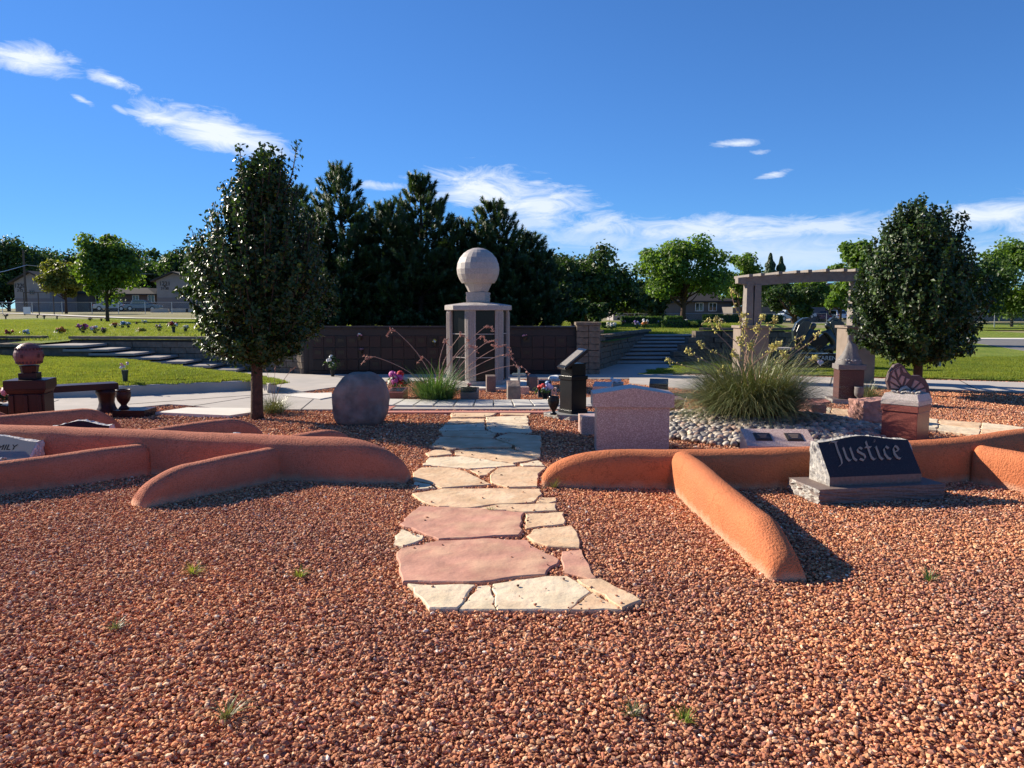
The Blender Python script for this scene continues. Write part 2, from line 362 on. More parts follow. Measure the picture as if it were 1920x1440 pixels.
# plateau earth below the lawn edge so nothing is hollow
# dry verge and pale path beyond the left lawn
def ribbon(name, pts, wd, m, zoff=.02):
    mb = MB()
    for i, (x, y) in enumerate(pts):
        a = Vector(pts[max(0, i-1)]); b = Vector(pts[min(len(pts)-1, i+1)]); t = (b-a).normalized(); nn = Vector((-t.y, t.x))
        for s in (-1, 1):
            q = Vector((x, y)) + nn*wd/2*s; mb.v.append((q.x, q.y, hfar(q.x, q.y)+zoff))
    mb.f = [(2*i, 2*i+1, 2*i+3, 2*i+2) for i in range(len(pts)-1)]; mb.m = [0]*len(mb.f)
    return struct(mb.build(name, m))
pth = [(-75,98),(-62,90),(-48,78),(-38,68),(-30,60.5),(-22,57),(-14,55),(-6,54)]
ribbon('far_path', pth, 1.3, M_conc2, .07)
# left lawn bank: raised bed between kerb and the steps
cf = [(-300,735),(-120,732),(0,730),(100,727),(217,725),(340,719.5),(430,716),(475,714),(500,716),(514,720)]
cb = [(-300,655),(-120,656),(0,660),(120,666),(217,674),(320,688),(400,699),(440,705),(480,711),(512,718)]
zb = [.5,.48,.46,.42,.37,.28,.21,.18,.17,.165]
lawnL = []
NR = 14
for k, (a, b, z) in enumerate(zip(cf, cb, zb)):
    p0 = G(*a, .19); p1 = G(*b, z)
    lawnL.append([(p0*(1-t) + p1*t).to_tuple()[:2] + ((.19*(1-t)+z*t) + .05*math.sin(PI*t)*ss(k, 9, 5),) for t in [i/NR for i in range(NR+1)]])
# refine along
def lerp_cols(cols, n):
    out = []
    for a, b in zip(cols, cols[1:]):
        for k in range(n): out.append([tuple(p[i]*(1-k/n)+q[i]*k/n for i in range(3)) for p, q in zip(a, b)])
    out.append(cols[-1]); return out
LL = lerp_cols(lawnL, 4)
mb = MB()
for c in LL:
    for (x, y, z) in c: mb.v.append((x, y, z + .012*mnoise.noise((x*2, y*2, 3))))
m1 = NR+1
mb.f = [(i*m1+j, (i+1)*m1+j, (i+1)*m1+j+1, i*m1+j+1) for i in range(len(LL)-1) for j in range(NR)]; mb.m = [0]*len(mb.f)
struct(mb.build('lower_lawn', M_grass, smooth=True))
# kerb round the lower lawn
kt = [Vector(c[0]) for c in lerp_cols(lawnL, 3)]
mb = MB(); kn = len(kt)
for i, p in enumerate(kt):
    a = kt[max(0, i-1)]; b = kt[min(kn-1, i+1)]; t = (b-a); t.z = 0; t.normalize(); nn = Vector((t.y, -t.x, 0))
    o = p + nn*.11
    for q, z in ((p-nn*.05, .0), (p-nn*.05, .2), (p-nn*.045, .205), (o-nn*.02, .205), (o, .19), (o+nn*.02, .0)): mb.v.append((q.x, q.y, z))
for i in range(kn-1):
    for j in range(5): mb.f.append((i*6+j, i*6+j+1, (i+1)*6+j+1, (i+1)*6+j)); mb.m.append(0)
mb.f.append(tuple((kn-1)*6+j for j in range(6))); mb.m.append(0)
struct(mb.build('kerb', M_conc))

# concrete plaza and walks (raised 30 mm over the gravel bed)
def GP(pts, z=0): return [G(a, b, z) for a, b in pts]
Z1 = .03
gb = MB(); gb.prism([(-14,-6),(14,-6),(14,18.2),(-14,18.2)], -.06, -.022); struct(gb.build('gravel_bed', M_gravelbed))
plaza = GP([(-420,800),(90,778),(240,769),(316,761),(351,763),(430,771),(551,771),(622,771),(727,770),(1050,770)]) + [Vector((.75,12.15,0)), Vector((2.3,12.6,0)), Vector((3.0,13.1,0)), Vector((2.6,14.0,0)), Vector((.9,13.35,0)), Vector((-.2,13.0,0)), Vector((-2.0,13.0,0)), Vector((-2.55,13.7,0))] + GP([(560,738),(622,729),(700,718),(1000,712),(1170,712)]) + [Vector((3.6,17.5,0)), Vector((4.4,20.2,0)), Vector((5.0,22.1,0)), Vector((2.6,22.2,0)), Vector((1.9,21.2,0)), Vector((1.6,18.3,0)), Vector((-4.9,18.3,0)), Vector((-7.4,19.4,0)), Vector((-9,19.4,0)), Vector((-7.4,16.0,0)), Vector((-16,15.9,0)), Vector((-18,11,0))]
def poly_sheet(name, poly, z, m, thick=.05):
    bm = bmesh.new(); vs = [bm.verts.new((p.x, p.y, z)) for p in poly]; f = bm.faces.new(vs)
    if f.normal.z < 0: f.normal_flip()
    r = bmesh.ops.extrude_face_region(bm, geom=[f]); 
    for v in r['geom']:
        if isinstance(v, bmesh.types.BMVert): v.co.z = z
    for v in vs: v.co.z = z-thick
    bmesh.ops.triangulate(bm, faces=[f for f in bm.faces if len(f.verts) > 4]); bmesh.ops.recalc_face_normals(bm, faces=bm.faces)
    me = bpy.data.meshes.new(name); bm.to_mesh(me); bm.free(); me.materials.append(m)
    return struct(link(name, me))
poly_sheet('plaza_paving', plaza, Z1, M_conc)
# expansion joints
jm = MB()
for a, b in (((240,758),(473,741)), ((351,763),(520,737)), ((40,775),(110,750)), ((473,741),(640,731)), ((560,771),(600,738))):
    p, q = G(*a, Z1), G(*b, Z1); d = (q-p); L_ = d.length; ang = math.atan2(d.y, d.x)
    jm.box(((p.x+q.x)/2, (p.y+q.y)/2, Z1+.001), (L_, .015, .006), ang)
struct(jm.build('paving_joint', M_mortar))
poly_sheet('pale_slab', GP([(291,773),(351,764),(470,765),(478,772),(430,779)], .045), .047, M_conc2)
poly_sheet('pale_slab', GP([(530,741),(560,738),(622,736),(622,744),(600,748)], .045), .047, M_conc2)
# right-hand walk beside the lawn
poly_sheet('sidewalk', GP([(1180,703),(1440,703),(1500,706),(1700,711),(1920,717),(2300,728),(2300,752),(1920,735),(1650,726),(1575,724),(1575,748),(1480,746),(1180,718)], Z1), Z1+.004, M_conc)
jm = MB()
for a, b in (((1700,711),(1676,727)), ((1800,714),(1832,731)), ((1560,708),(1556,724))):
    p, q = G(*a, Z1), G(*b, Z1); d = (q-p); jm.box(((p.x+q.x)/2, (p.y+q.y)/2, Z1+.006), (d.length, .02, .006), math.atan2(d.y, d.x))
struct(jm.build('sidewalk_joint', M_mortar))
poly_sheet('pink_border', GP([(1440,762),(1475,755),(1560,747),(1572,750),(1510,762),(1450,771)], Z1), Z1+.004, M_pinkconc)
poly_sheet('pink_border', GP([(700,771),(726,757),(752,756),(726,771)], Z1), Z1+.006, M_pinkconc)
poly_sheet('pink_border', GP([(722,773.5),(722,770.5),(1055,770.5),(1060,773.5)], Z1), Z1+.004, M_pinkconc)
# pad ring round the niche tower
CT = Vector((-.70, 16.0, 0))
mb = MB(); mb.lathe([(1.12,0),(1.12,.05)], 24, (CT.x, CT.y, 0)); struct(mb.build('tower_pad', M_conc2))
# band of pale pavers, each its own piece, laid on a slight arc
pb = bpy.data.objects.new('paver_band', None); COL.objects.link(pb); struct(pb)
pvm = None
for i in range(10):
    a0 = -.17 + i*.0335*1.0
    for_ = None
    x = -2.02 + i*.312; y = 12.55 + .018*(i-4.5)**2*.3
    mb = MB(); mb.box((0,0,0), (.292,.80,.04)); 
    if pvm is None:
        o = mb.build('paver', M_paver, pb, bevel=.006); pvm = o.data
    else: o = link('paver', pvm, pb, .006)
    o.location = (x, y, Z1+.008+random.uniform(-.002,.003)); o.rotation_euler = (0, 0, R(-6+i*1.4))
# right lawn, road, patches
lr = MB(); xs = [3.2+i*1.2 for i in range(60)]
lawnR = GP([(1195,702),(1300,700),(1440,700),(1500,703),(1700,708.5),(1920,714.5),(2300,725)], .03)
poly_sheet('right_lawn', lawnR + [Vector((30,30,0)), Vector((34,60,0)), Vector((21,60,0)), Vector((9.6,23.6,0)), Vector((8.4,22.7,0)), Vector((6.8,22.7,0)), Vector((5.1,22.0,0)), Vector((4.55,21.7,0)), Vector((4.4,20.4,0))], .045, M_grass, .08)
poly_sheet('asphalt_road', GP([(1790,637),(1960,637),(2300,640),(2300,690),(1985,668),(1860,648)], .05), .052, mat('asphalt', (.13,.125,.12), (.17,.16,.155), 4, .9), .02)
poly_sheet('road_kerb', GP([(1790,636),(2300,639),(2300,636.5),(1960,634.5),(1790,634)], .06), .08, M_conc2, .05)
poly_sheet('far_street', [Vector((29,88,0)), Vector((44,86,0)), Vector((52,92,0)), Vector((38,98,0))], -.2, MATS['asphalt'], .02)

struct(grid('far_lawn', [30+i*4 for i in range(16)], [56,60,64,70,78,86,92], lambda x, y: hfar(x, y)+.06, M_grass))

# ---------------------------------------------------------------- flagstones
FS = [
 ('p',[(150,1215),(590,1222),(470,1372),(290,1372),(230,1300)]),
 ('c',[(600,1225),(693,1215),(720,1375),(482,1375)]),
 ('c',[(700,1210),(860,1185),(1050,1160),(1180,1160),(1270,1215),(1330,1262),(1190,1376),(727,1376)]),
 ('t',[(1345,1268),(1520,1370),(1530,1380),(1197,1379)]),
 ('t',[(1240,1185),(1390,1180),(1655,1320),(1530,1372),(1500,1350)]),
 ('k',[(80,1015),(110,990),(350,938),(640,922),(920,932),(950,970),(1010,1000),(1130,1060),(1120,1085),(1050,1130),(1040,1155),(850,1170),(620,1205),(400,1205),(120,1205),(95,1130),(95,1070)]),
 ('k',[(1145,1005),(1270,995),(1365,1175),(1330,1183),(1150,1135)]),
 ('k',[(100,830),(225,717),(600,728),(903,758),(890,815),(880,828),(893,870),(868,903),(640,915),(350,930),(270,900)]),
 ('c',[(60,955),(70,900),(110,862),(260,902),(250,925),(120,970)]),
 ('t',[(912,762),(1160,750),(1160,828),(1000,843),(912,857),(905,800)]),
 ('t',[(960,862),(1205,838),(1250,910),(1255,983),(1050,970),(960,940),(915,905)]),
 ('t',[(180,635),(380,602),(600,603),(1005,602),(1020,635),(985,668),(960,688),(700,703),(540,725),(350,715),(260,690)]),
 ('t',[(605,730),(720,707),(1110,698),(1115,743),(900,753)]),
 ('t',[(985,672),(1002,656),(1110,656),(1110,680),(1060,693),(978,690)]),
 ('t',[(185,500),(240,467),(420,467),(530,490),(690,572),(500,588),(370,598),(300,566),(190,547)]),
 ('c',[(195,557),(300,575),(330,597),(195,607)]),
 ('t',[(692,502),(742,470),(880,462),(1040,468),(990,510),(985,590),(800,596),(692,565),(682,530)]),
 ('t',[(552,482),(722,470),(668,510),(612,518)]),
 ('c',[(248,450),(290,402),(500,393),(826,442),(850,452),(720,464),(550,474),(400,460)]),
 ('c',[(872,445),(990,422),(1038,458),(892,457)]),
 ('t',[(265,375),(340,350),(428,362),(443,382),(290,397)]),
 ('t',[(455,357),(600,347),(830,349),(990,392),(990,412),(830,438),(640,410),(455,383)]),
 ('t',[(290,330),(360,270),(690,282),(825,325),(818,337),(600,338),(440,350)]),
 ('t',[(355,230),(680,230),(718,255),(700,276),(380,263)]),
 ('t',[(722,272),(800,248),(1010,264),(1010,300),(1000,405),(850,348),(842,322),(728,285)]),
 ('c',[(385,192),(645,183),(650,224),(350,227)]),
 ('c',[(662,183),(800,180),(925,187),(950,235),(940,240),(700,240),(662,215)]),
 ('t',[(430,152),(650,152),(645,178),(392,187)]),
 ('c',[(655,142),(920,134),(930,170),(920,181),(657,175)]),
 ('t',[(430,110),(738,110),(700,130),(640,143),(430,147)]),
 ('t',[(747,110),(940,110),(940,130),(752,126)]),
]
fpath = bpy.data.objects.new('flagstone_path', None); COL.objects.link(fpath); struct(fpath)
def flagstone(parent, pts, m, zt=.027):
    # roughened outline, slightly uneven top, chamfered rim
    out = []
    n = len(pts)
    for i in range(n):
        a, b = Vector(pts[i]), Vector(pts[(i+1) % n]); L_ = (b-a).length; k = max(1, int(L_/.07))
        nn = Vector((-(b-a).y, (b-a).x)); nn = nn/max(nn.length, 1e-6)
        for j in range(k):
            q = a + (b-a)*j/k
            if j: q = q + nn*random.uniform(-.014, .012)
            else: q = q + nn*0
            out.append(q)
    cx = sum(p.x for p in out)/len(out); cy = sum(p.y for p in out)/len(out); c = Vector((cx, cy))
    bm = bmesh.new(); z = zt + random.uniform(-.004, .004); tx, ty = random.uniform(-.006,.006), random.uniform(-.006,.006)
    def H(p): return z + tx*(p.x-cx) + ty*(p.y-cy) + .0025*mnoise.noise((p.x*6, p.y*6, 1))
    bot = [bm.verts.new((p.x, p.y, -.02)) for p in out]
    mid = [bm.verts.new((p.x, p.y, H(p)-.006)) for p in out]
    top = []
    for p in out:
        q = c + (p-c)*(1-.008/max(.05, (p-c).length)); top.append(bm.verts.new((q.x, q.y, H(q))))
    N = len(out)
    for i in range(N):
        j = (i+1) % N
        bm.faces.new((bot[i], bot[j], mid[j], mid[i])); bm.faces.new((mid[i], mid[j], top[j], top[i]))
    bm.faces.new(top)
    bmesh.ops.recalc_face_normals(bm, faces=bm.faces)
    me = bpy.data.meshes.new('flagstone'); bm.to_mesh(me); bm.free(); me.materials.append(m)
    me.transform(Matrix.Translation((-cx, -cy, 0)))
    return link('flagstone', me, parent, loc=(cx, cy, 0))
fm = {'p': M_flagpale, 'c': M_flagpale, 't': M_flagtan, 'k': M_flagpink}
for kind, pts in FS:
    w_ = [G(720+x/3.428, 740+y/3.428, .027) for x, y in pts]
    flagstone(fpath, [(p.x, p.y) for p in w_], fm[kind])
# stray chips kicked on to the stones
def stray(n, seed):
    rng = random.Random(seed); mb = MB(); cc = []
    while n > 0:
        k, pts_ = rng.choice(FS); cx_ = [p[0] for p in pts_]; cy_ = [p[1] for p in pts_]; x, y = rng.uniform(min(cx_), max(cx_)), rng.uniform(min(cy_), max(cy_))
        if rng.random() < .55: x = rng.choice(cx_)*.9+x*.1
        q = G(720+x/3.428, 740+y/3.428, .033); s_ = rng.uniform(.005,.013)
        mb.ico(q, (s_, s_*.8, s_*.6), .3, rot=Matrix.Rotation(rng.uniform(0,6), 3, 'Z')); c = rng.choice([(.5,.22,.13),(.4,.17,.1),(.6,.35,.2),(.12,.06,.05)]); cc += [c]*20; n -= 1
    o = mb.build('stray_gravel', M_chip); setcol(o.data, cc); tag(o, 'loose chips scattered on the flagstones', kind='stuff')
stray(170, 6)
# crushed fines between the stones lie a little higher than the bed
fines = GP([(738,1000),(770,930),(775,880),(850,775),(995,775),(1010,830),(1020,880),(1060,960),(1090,1020),(1115,1080),(1060,1085),(770,1085)], .0)
# curved flagstone walk on the right
walk = bpy.data.objects.new('curved_flagstone_walk', None); COL.objects.link(walk); struct(walk)
UP = [(1508,757),(1560,764),(1620,770),(1700,778),(1760,785),(1840,791),(1920,800),(2010,812),(2110,830)]
LO = [(1490,775),(1550,783),(1600,790),(1680,802),(1755,806),(1835,814),(1920,824),(2010,842),(2110,866)]
for i in range(len(UP)-1):
    f = random.uniform(.35, .65); f2 = random.uniform(.35, .65)
    a, b, c_, d = [G(*p, .04) for p in (UP[i], UP[i+1], LO[i+1], LO[i])]
    g_ = .018
    def lp(p, q, t): return p*(1-t)+q*t
    ms, me_ = lp(a, d, f), lp(b, c_, f2)
    off = Vector((g_, 0, 0))
    for q in ([a+off, b, me_, ms+off], [ms+off+Vector((0,-g_*1.3,0)), me_+Vector((0,-g_*1.3,0)), c_, d+off]):
        flagstone(walk, [(p.x, p.y) for p in q], M_flagpale if random.random() < .6 else M_flagtan, .034)

# ---------------------------------------------------------------- gravel patches (instanced)
def gravel_patch(n, size, smin, smax, seed, zr=(-.016,.012)):
    rng = np.random.default_rng(seed)
    iv, if_ = ICO[1]; iv = np.array(iv); if_ = np.array(if_)
    k = int(math.sqrt(n)); gx_, gy_ = np.meshgrid(np.arange(k), np.arange(k)); n = k*k
    px = (gx_.ravel()+rng.uniform(0,1,n))/k*size - size/2; py = (gy_.ravel()+rng.uniform(0,1,n))/k*size - size/2
    pz = rng.uniform(*zr, n)
    s = rng.uniform(smin, smax, (n,1))*np.stack([rng.uniform(.8,1.35,n), rng.uniform(.6,1.0,n), rng.uniform(.4,.75,n)], 1)/2
    # random rotation: yaw + strong tilt
    def rot(ax, ang):
        c, s_ = np.cos(ang), np.sin(ang); z = np.zeros_like(c); o = np.ones_like(c)
        if ax == 'z': m_ = [[c,-s_,z],[s_,c,z],[z,z,o]]
        else: m_ = [[o,z,z],[z,c,-s_],[z,s_,c]]
        return np.moveaxis(np.array(m_), 2, 0)
    Q = rot('z', rng.uniform(0,6.28,n)) @ rot('x', rng.normal(0,.5,n)) @ rot('z', rng.uniform(0,6.28,n))
    base = iv[None]*(1+rng.uniform(-.28,.28,(n,12,1)))*s[:,None,:]
    vs = np.einsum('nij,nkj->nki', Q, base) + np.stack([px,py,pz],1)[:,None,:]
    fs = (if_[None] + (np.arange(n)*12)[:,None,None]).reshape(-1,3)
    me = bpy.data.meshes.new('gravel_patch'); me.from_pydata(vs.reshape(-1,3).tolist(), [], fs.tolist())
    pal = np.array([(.64,.30,.155),(.56,.25,.13),(.72,.39,.21),(.48,.20,.115),(.74,.46,.27),(.32,.15,.105),(.80,.58,.38),(.62,.30,.20),(.80,.68,.54)])
    pr = np.array([.22,.2,.17,.13,.09,.08,.035,.065,.01]); pr = pr/pr.sum()
    c = pal[rng.choice(len(pal), n, p=pr)]*rng.uniform(.72,1.25,(n,1))
    me.materials.append(M_chip); setcol(me, np.repeat(c, len(if_), 0)); me.update()
    return bpy.data.objects.new('gravel_patch', me)
def scatter(name, pts, rots, scls, variants, label=None, cat=None, kind='stuff'):
    """instances of unlinked patch objects on precomputed points"""
    me = bpy.data.meshes.new(name); me.from_pydata([tuple(p) for p in pts], [], [])
    a = me.attributes.new('rot', 'FLOAT_VECTOR', 'POINT'); a.data.foreach_set('vector', np.array(rots, dtype=np.float32).ravel())
    a = me.attributes.new('scl', 'FLOAT_VECTOR', 'POINT'); a.data.foreach_set('vector', np.array(scls, dtype=np.float32).ravel())
    a = me.attributes.new('idx', 'INT', 'POINT'); a.data.foreach_set('value', np.random.default_rng(3).integers(0, len(variants), len(pts)).astype(np.int32))
    o = link(name, me); o['kind'] = kind
    if label: o['label'] = label
    if cat: o['category'] = cat
    ng = bpy.data.node_groups.new(name, 'GeometryNodeTree')
    ng.interface.new_socket('Geometry', in_out='INPUT', socket_type='NodeSocketGeometry'); ng.interface.new_socket('Geometry', in_out='OUTPUT', socket_type='NodeSocketGeometry')
    N = ng.nodes; L = ng.links.new; gi = N.new('NodeGroupInput'); go = N.new('NodeGroupOutput')
    jn = N.new('GeometryNodeJoinGeometry')
    for v in variants:
        oi = N.new('GeometryNodeObjectInfo'); oi.inputs['Object'].default_value = v; oi.inputs['As Instance'].default_value = True
        L(oi.outputs['Geometry'], jn.inputs[0])
    ip = N.new('GeometryNodeInstanceOnPoints'); ip.inputs['Pick Instance'].default_value = True
    L(gi.outputs[0], ip.inputs['Points']); L(jn.outputs[0], ip.inputs['Instance'])
    def na(nm, ty):
        x = N.new('GeometryNodeInputNamedAttribute'); x.data_type = ty; x.inputs[0].default_value = nm; return x.outputs[0]
    L(na('idx', 'INT'), ip.inputs['Instance Index']); L(na('rot', 'FLOAT_VECTOR'), ip.inputs['Rotation']); L(na('scl', 'FLOAT_VECTOR'), ip.inputs['Scale'])
    L(ip.outputs[0], go.inputs[0]); md = o.modifiers.new('scatter', 'NODES'); md.node_group = ng
    return o
PN = [gravel_patch(5200, 1.04, .011, .028, s) for s in (1, 2, 3)]
PF = [gravel_patch(3200, 1.56, .020, .038, s) for s in (4, 5)]
pts = []; 
for i in range(-9, 10):
    for j in range(1, 9):
        x, y = i, j+.0
        if abs(x) > .7*y+2.2: continue
        pts.append((x, y, .004))
scatter('gravel', pts, [(0,0,random.randrange(4)*PI/2) for _ in pts], [(1,1,1)]*len(pts), PN, 'loose red-brown lava gravel covering the foreground bed')
pts = []
yy = 9.25
while yy < 18.5:
    xx = -12.0
    while xx < 13.6:
        if abs(xx) < .75*yy+2: pts.append((xx, yy, .002))
        xx += 1.5
    yy += 1.5
scatter('gravel', pts, [(0,0,random.randrange(4)*PI/2) for _ in pts], [(1,1,1)]*len(pts), PF, 'red gravel filling the beds farther back around the monuments')

# ---------------------------------------------------------------- turf blades (instanced)
def turf_patch(n, size, h, seed, m=None):
    rng = random.Random(seed); mb = MB(); cols = []
    for _ in range(n):
        x, y = rng.uniform(-size/2, size/2), rng.uniform(-size/2, size/2); a = rng.uniform(0, 6.28); l = h*rng.uniform(.6, 1.3); t = rng.uniform(0, .6); w_ = rng.uniform(.004, .008)
        ax, ay = math.cos(a), math.sin(a); lx, ly = math.cos(a+1.57)*t*l, math.sin(a+1.57)*t*l
        mb.add([(x-ax*w_, y-ay*w_, 0), (x+ax*w_, y+ay*w_, 0), (x+lx+ax*w_*.3, y+ly+ay*w_*.3, l)], [(0,1,2)])
        v = rng.uniform(.6, 1.35); cols.append((v*rng.uniform(.85,1.25), v, v*.8))
    me = bpy.data.meshes.new('turf_patch'); me.from_pydata(mb.v, [], mb.f); me.materials.append(m or L_turf); setcol(me, cols)
    return bpy.data.objects.new('turf_patch', me)
TP = [turf_patch(900, .5, .055, s) for s in (1, 2, 3)]
def lawn_height(x, y):
    return None
pts = []; rots = []
for c in lerp_cols(lawnL, 5):
    p0, p1 = Vector(c[0]), Vector(c[-1]); L_ = (p1-p0).length; k = max(1, int(L_/.36))
    for i in range(k):
        t = (i+.5+random.uniform(-.2,.2))/k; idx = t*NR; a, b = int(idx), min(NR, int(idx)+1); q = Vector(c[a])*(1-(idx-a))+Vector(c[b])*(idx-a)
        if q.x < -15: continue
        pts.append(tuple(q)); rots.append((0,0,random.uniform(0,6.28)))
scatter('grass', pts, rots, [(random.uniform(.7,.95),)*3 for _ in pts], TP, 'bright green turf on the bank behind the kerb')
pts = []
def inpoly(x, y, poly):
    c = False; n = len(poly)
    for i in range(n):
        a, b = poly[i], poly[(i+1) % n]
        if (a[1] > y) != (b[1] > y) and x < (b[0]-a[0])*(y-a[1])/(b[1]-a[1])+a[0]: c = not c
    return c
LRP = [(p.x, p.y) for p in lawnR] + [(26,26),(9.6,23.6),(8.4,22.7),(6.8,22.7),(5.1,22.0),(4.55,21.7),(4.4,20.4)]
y = 15.8
while y < 27:
    x = 3.5
    while x < 24:
        a, b = x+random.uniform(-.15,.15), y+random.uniform(-.1,.1)
        if inpoly(a, b, LRP) and inpoly(a, b-.22, LRP) and abs(a) < .75*b+1: pts.append((a, b, .045))
        x += .5
    y += .42
scatter('grass', pts, [(0,0,random.uniform(0,6.28)) for _ in pts], [(1,1,random.uniform(.6,.9)) for _ in pts], TP, 'green turf of the right-hand lawn beyond the walk')
TB = [turf_patch(900, 1.1, .09, s) for s in (11, 12)]
pts = []; y = 20.4
while y < 54:
    x = -.7*y-1
    while x < 6.0+.35*(y-22):
        a, b = x+random.uniform(-.2,.2), y+random.uniform(-.2,.2)
        if b > fe(max(-60, min(12.9, a)))+.45 and (a < 2.2 or b > 25.6 or b > fe(a)+.6): pts.append((a, b, hfar(a, b)))
        x += 1.05
    y += .95
scatter('grass', pts, [(0,0,random.uniform(0,6.28)) for _ in pts], [(1,1,.8)]*len(pts), TB, 'turf of the upper lawn behind the retaining walls')

# ================================================================ STUCCO WALLS
def catmull(pts, n):
    out = []; P = [pts[0]]+list(pts)+[pts[-1]]
    for i in range(1, len(P)-2):
        for k in range(n):
            t = k/n; out.append(tuple(.5*((2*P[i][j]) + (P[i+1][j]-P[i-1][j])*t + (2*P[i-1][j]-5*P[i][j]+4*P[i+1][j]-P[i+2][j])*t*t + (-P[i-1][j]+3*P[i][j]-3*P[i+1][j]+P[i+2][j])*t**3) for j in range(len(P[i]))))
    out.append(tuple(pts[-1])); return out
def stucco(name, st, m, parent=None, nose0=0, nose1=0, step=.05, pw=2.0, zmin=.05, wend=.72):
    """st: (x,y,h,w) control stations; nose = length over which the end rounds down to the ground"""
    c = catmull(st, 24); pts = [Vector((a[0], a[1])) for a in c]; d = [0]
    for a, b in zip(pts, pts[1:]): d.append(d[-1]+(b-a).length)
    T = d[-1]; n = int(T/step); secs = []
    K = 22
    for i in range(n+1):
        s = T*i/n; j = max(0, min(len(d)-2, next((q for q in range(len(d)-1) if d[q+1] >= s), len(d)-2))); f = (s-d[j])/max(1e-6, d[j+1]-d[j])
        x, y, h, w_ = [c[j][q]*(1-f)+c[j+1][q]*f for q in range(4)]
        tg = (pts[min(len(pts)-1, j+1)]-pts[max(0, j-1)]).normalized(); nn = Vector((-tg.y, tg.x))
        for nose, e in ((nose0, s), (nose1, T-s)):
            if nose and e < nose:
                u = 1-e/nose; h = zmin + (h-zmin)*max(0, 1-u**pw)**.62; w_ *= 1-(1-wend)*u**3
        hh = max(.03, h + .006*mnoise.noise((s*2, 5, x)))
        sec = []
        r = min(w_*.5, hh*.8)
        for k in range(K+1):
            t = k/K
            if t < .25: u, z = -1, (t/.25)*(hh-r*1.0)
            elif t > .75: u, z = 1, ((1-t)/.25)*(hh-r*1.0)
            else:
                an = PI*(t-.25)/.5; u = -math.cos(an); z = hh-r+r*math.sin(an); u = math.copysign(abs(u)**.85, u)
            fl = 1 + .10*(1-min(1, z/hh))
            q = Vector((x, y)) + nn*(u*w_/2*fl)
            z = z if 0 < k < K else -.03
            dn = .004*mnoise.noise((q.x*3, q.y*3, z*3+7)) + .0015*mnoise.noise((q.x*18, q.y*18, z*18))
            sec.append((q.x+nn.x*u*dn*2, q.y+nn.y*u*dn*2, z + (dn if z > .02 else 0)))
        secs.append(sec)
    mb = MB(); mb.v = [p for s_ in secs for p in s_]; M_ = K+1
    mb.f = [(i*M_+k, i*M_+k+1, (i+1)*M_+k+1, (i+1)*M_+k) for i in range(n) for k in range(K)]
    mb.f += [tuple(range(M_))[::-1], tuple(n*M_+k for k in range(M_))]; mb.m = [0]*len(mb.f)
    o = mb.build(name, m, parent, smooth=True); o.data.update()
    bm = bmesh.new(); bm.from_mesh(o.data); bmesh.ops.recalc_face_normals(bm, faces=bm.faces); bm.to_mesh(o.data); bm.free()
    return o
swL = thing('stucco_wall', 'rosy terracotta stucco wall with low rounded arms, left of the flagstone path', 'garden wall')
stucco('wall_spine', [(-.96,6.98,.36,.24),(-1.5,7.05,.40,.27),(-2.5,7.25,.40,.28),(-3.6,7.45,.415,.28),(-4.7,7.6,.43,.29),(-6.0,7.75,.44,.29),(-7.6,7.9,.44,.29)], M_stuccoL, swL, nose0=.7, pw=2.4, zmin=.10, wend=.9)
stucco('wall_arm', [(-3.55,7.35,.30,.20),(-3.95,6.95,.30,.20),(-4.5,6.45,.28,.21),(-5.2,5.85,.26,.21),(-5.7,5.4,.25,.2)], M_stuccoL, swL, nose1=.5)
stucco('wall_arm', [(-2.22,7.12,.31,.19),(-2.45,6.8,.31,.20),(-2.75,6.42,.29,.21),(-3.02,6.07,.28,.21)], M_stuccoL, swL, nose1=.42, pw=1.5, zmin=.09, wend=.92)
stucco('wall_arm', [(-2.5,7.35,.30,.2),(-2.15,7.75,.33,.2),(-1.72,8.3,.33,.2)], M_stuccoL, swL, nose1=.45)
stucco('wall_arm', [(-4.1,7.6,.31,.2),(-3.55,8.2,.36,.2),(-2.92,8.95,.36,.22)], M_stuccoL, swL, nose1=.5)
stucco('wall_arm', [(-6.3,7.9,.36,.2),(-5.7,8.5,.41,.22),(-4.80,9.4,.41,.24)], M_stuccoL, swL, nose1=.5)
stucco('wall_arm', [(-7.6,8.0,.38,.22),(-6.9,8.7,.41,.24),(-6.12,9.5,.41,.24)], M_stuccoL, swL, nose1=.5)
swR = thing('stucco_wall', 'orange terracotta stucco wall with low rounded arms, right of the flagstone path', 'garden wall')
stucco('wall_spine', [(.27,6.86,.33,.26),(.8,6.84,.33,.27),(1.6,6.82,.335,.27),(2.5,6.86,.345,.28),(3.4,6.98,.365,.28),(4.3,7.15,.40,.29),(5.1,7.5,.42,.3),(6.6,8.1,.42,.3)], M_stucco, swR, nose0=.7, pw=2.2, zmin=.08, wend=.85)
stucco('wall_arm', [(1.52,6.75,.335,.21),(1.53,6.2,.335,.21),(1.56,5.5,.31,.215),(1.595,4.9,.285,.22),(1.62,4.37,.27,.22)], M_stucco, swR, nose1=.45, pw=1.35, zmin=.07, wend=.92)
stucco('wall_arm', [(4.32,7.0,.34,.22),(4.6,6.5,.33,.22),(5.1,5.8,.30,.22),(5.7,5.0,.27,.22)], M_stucco, swR, nose1=.45)

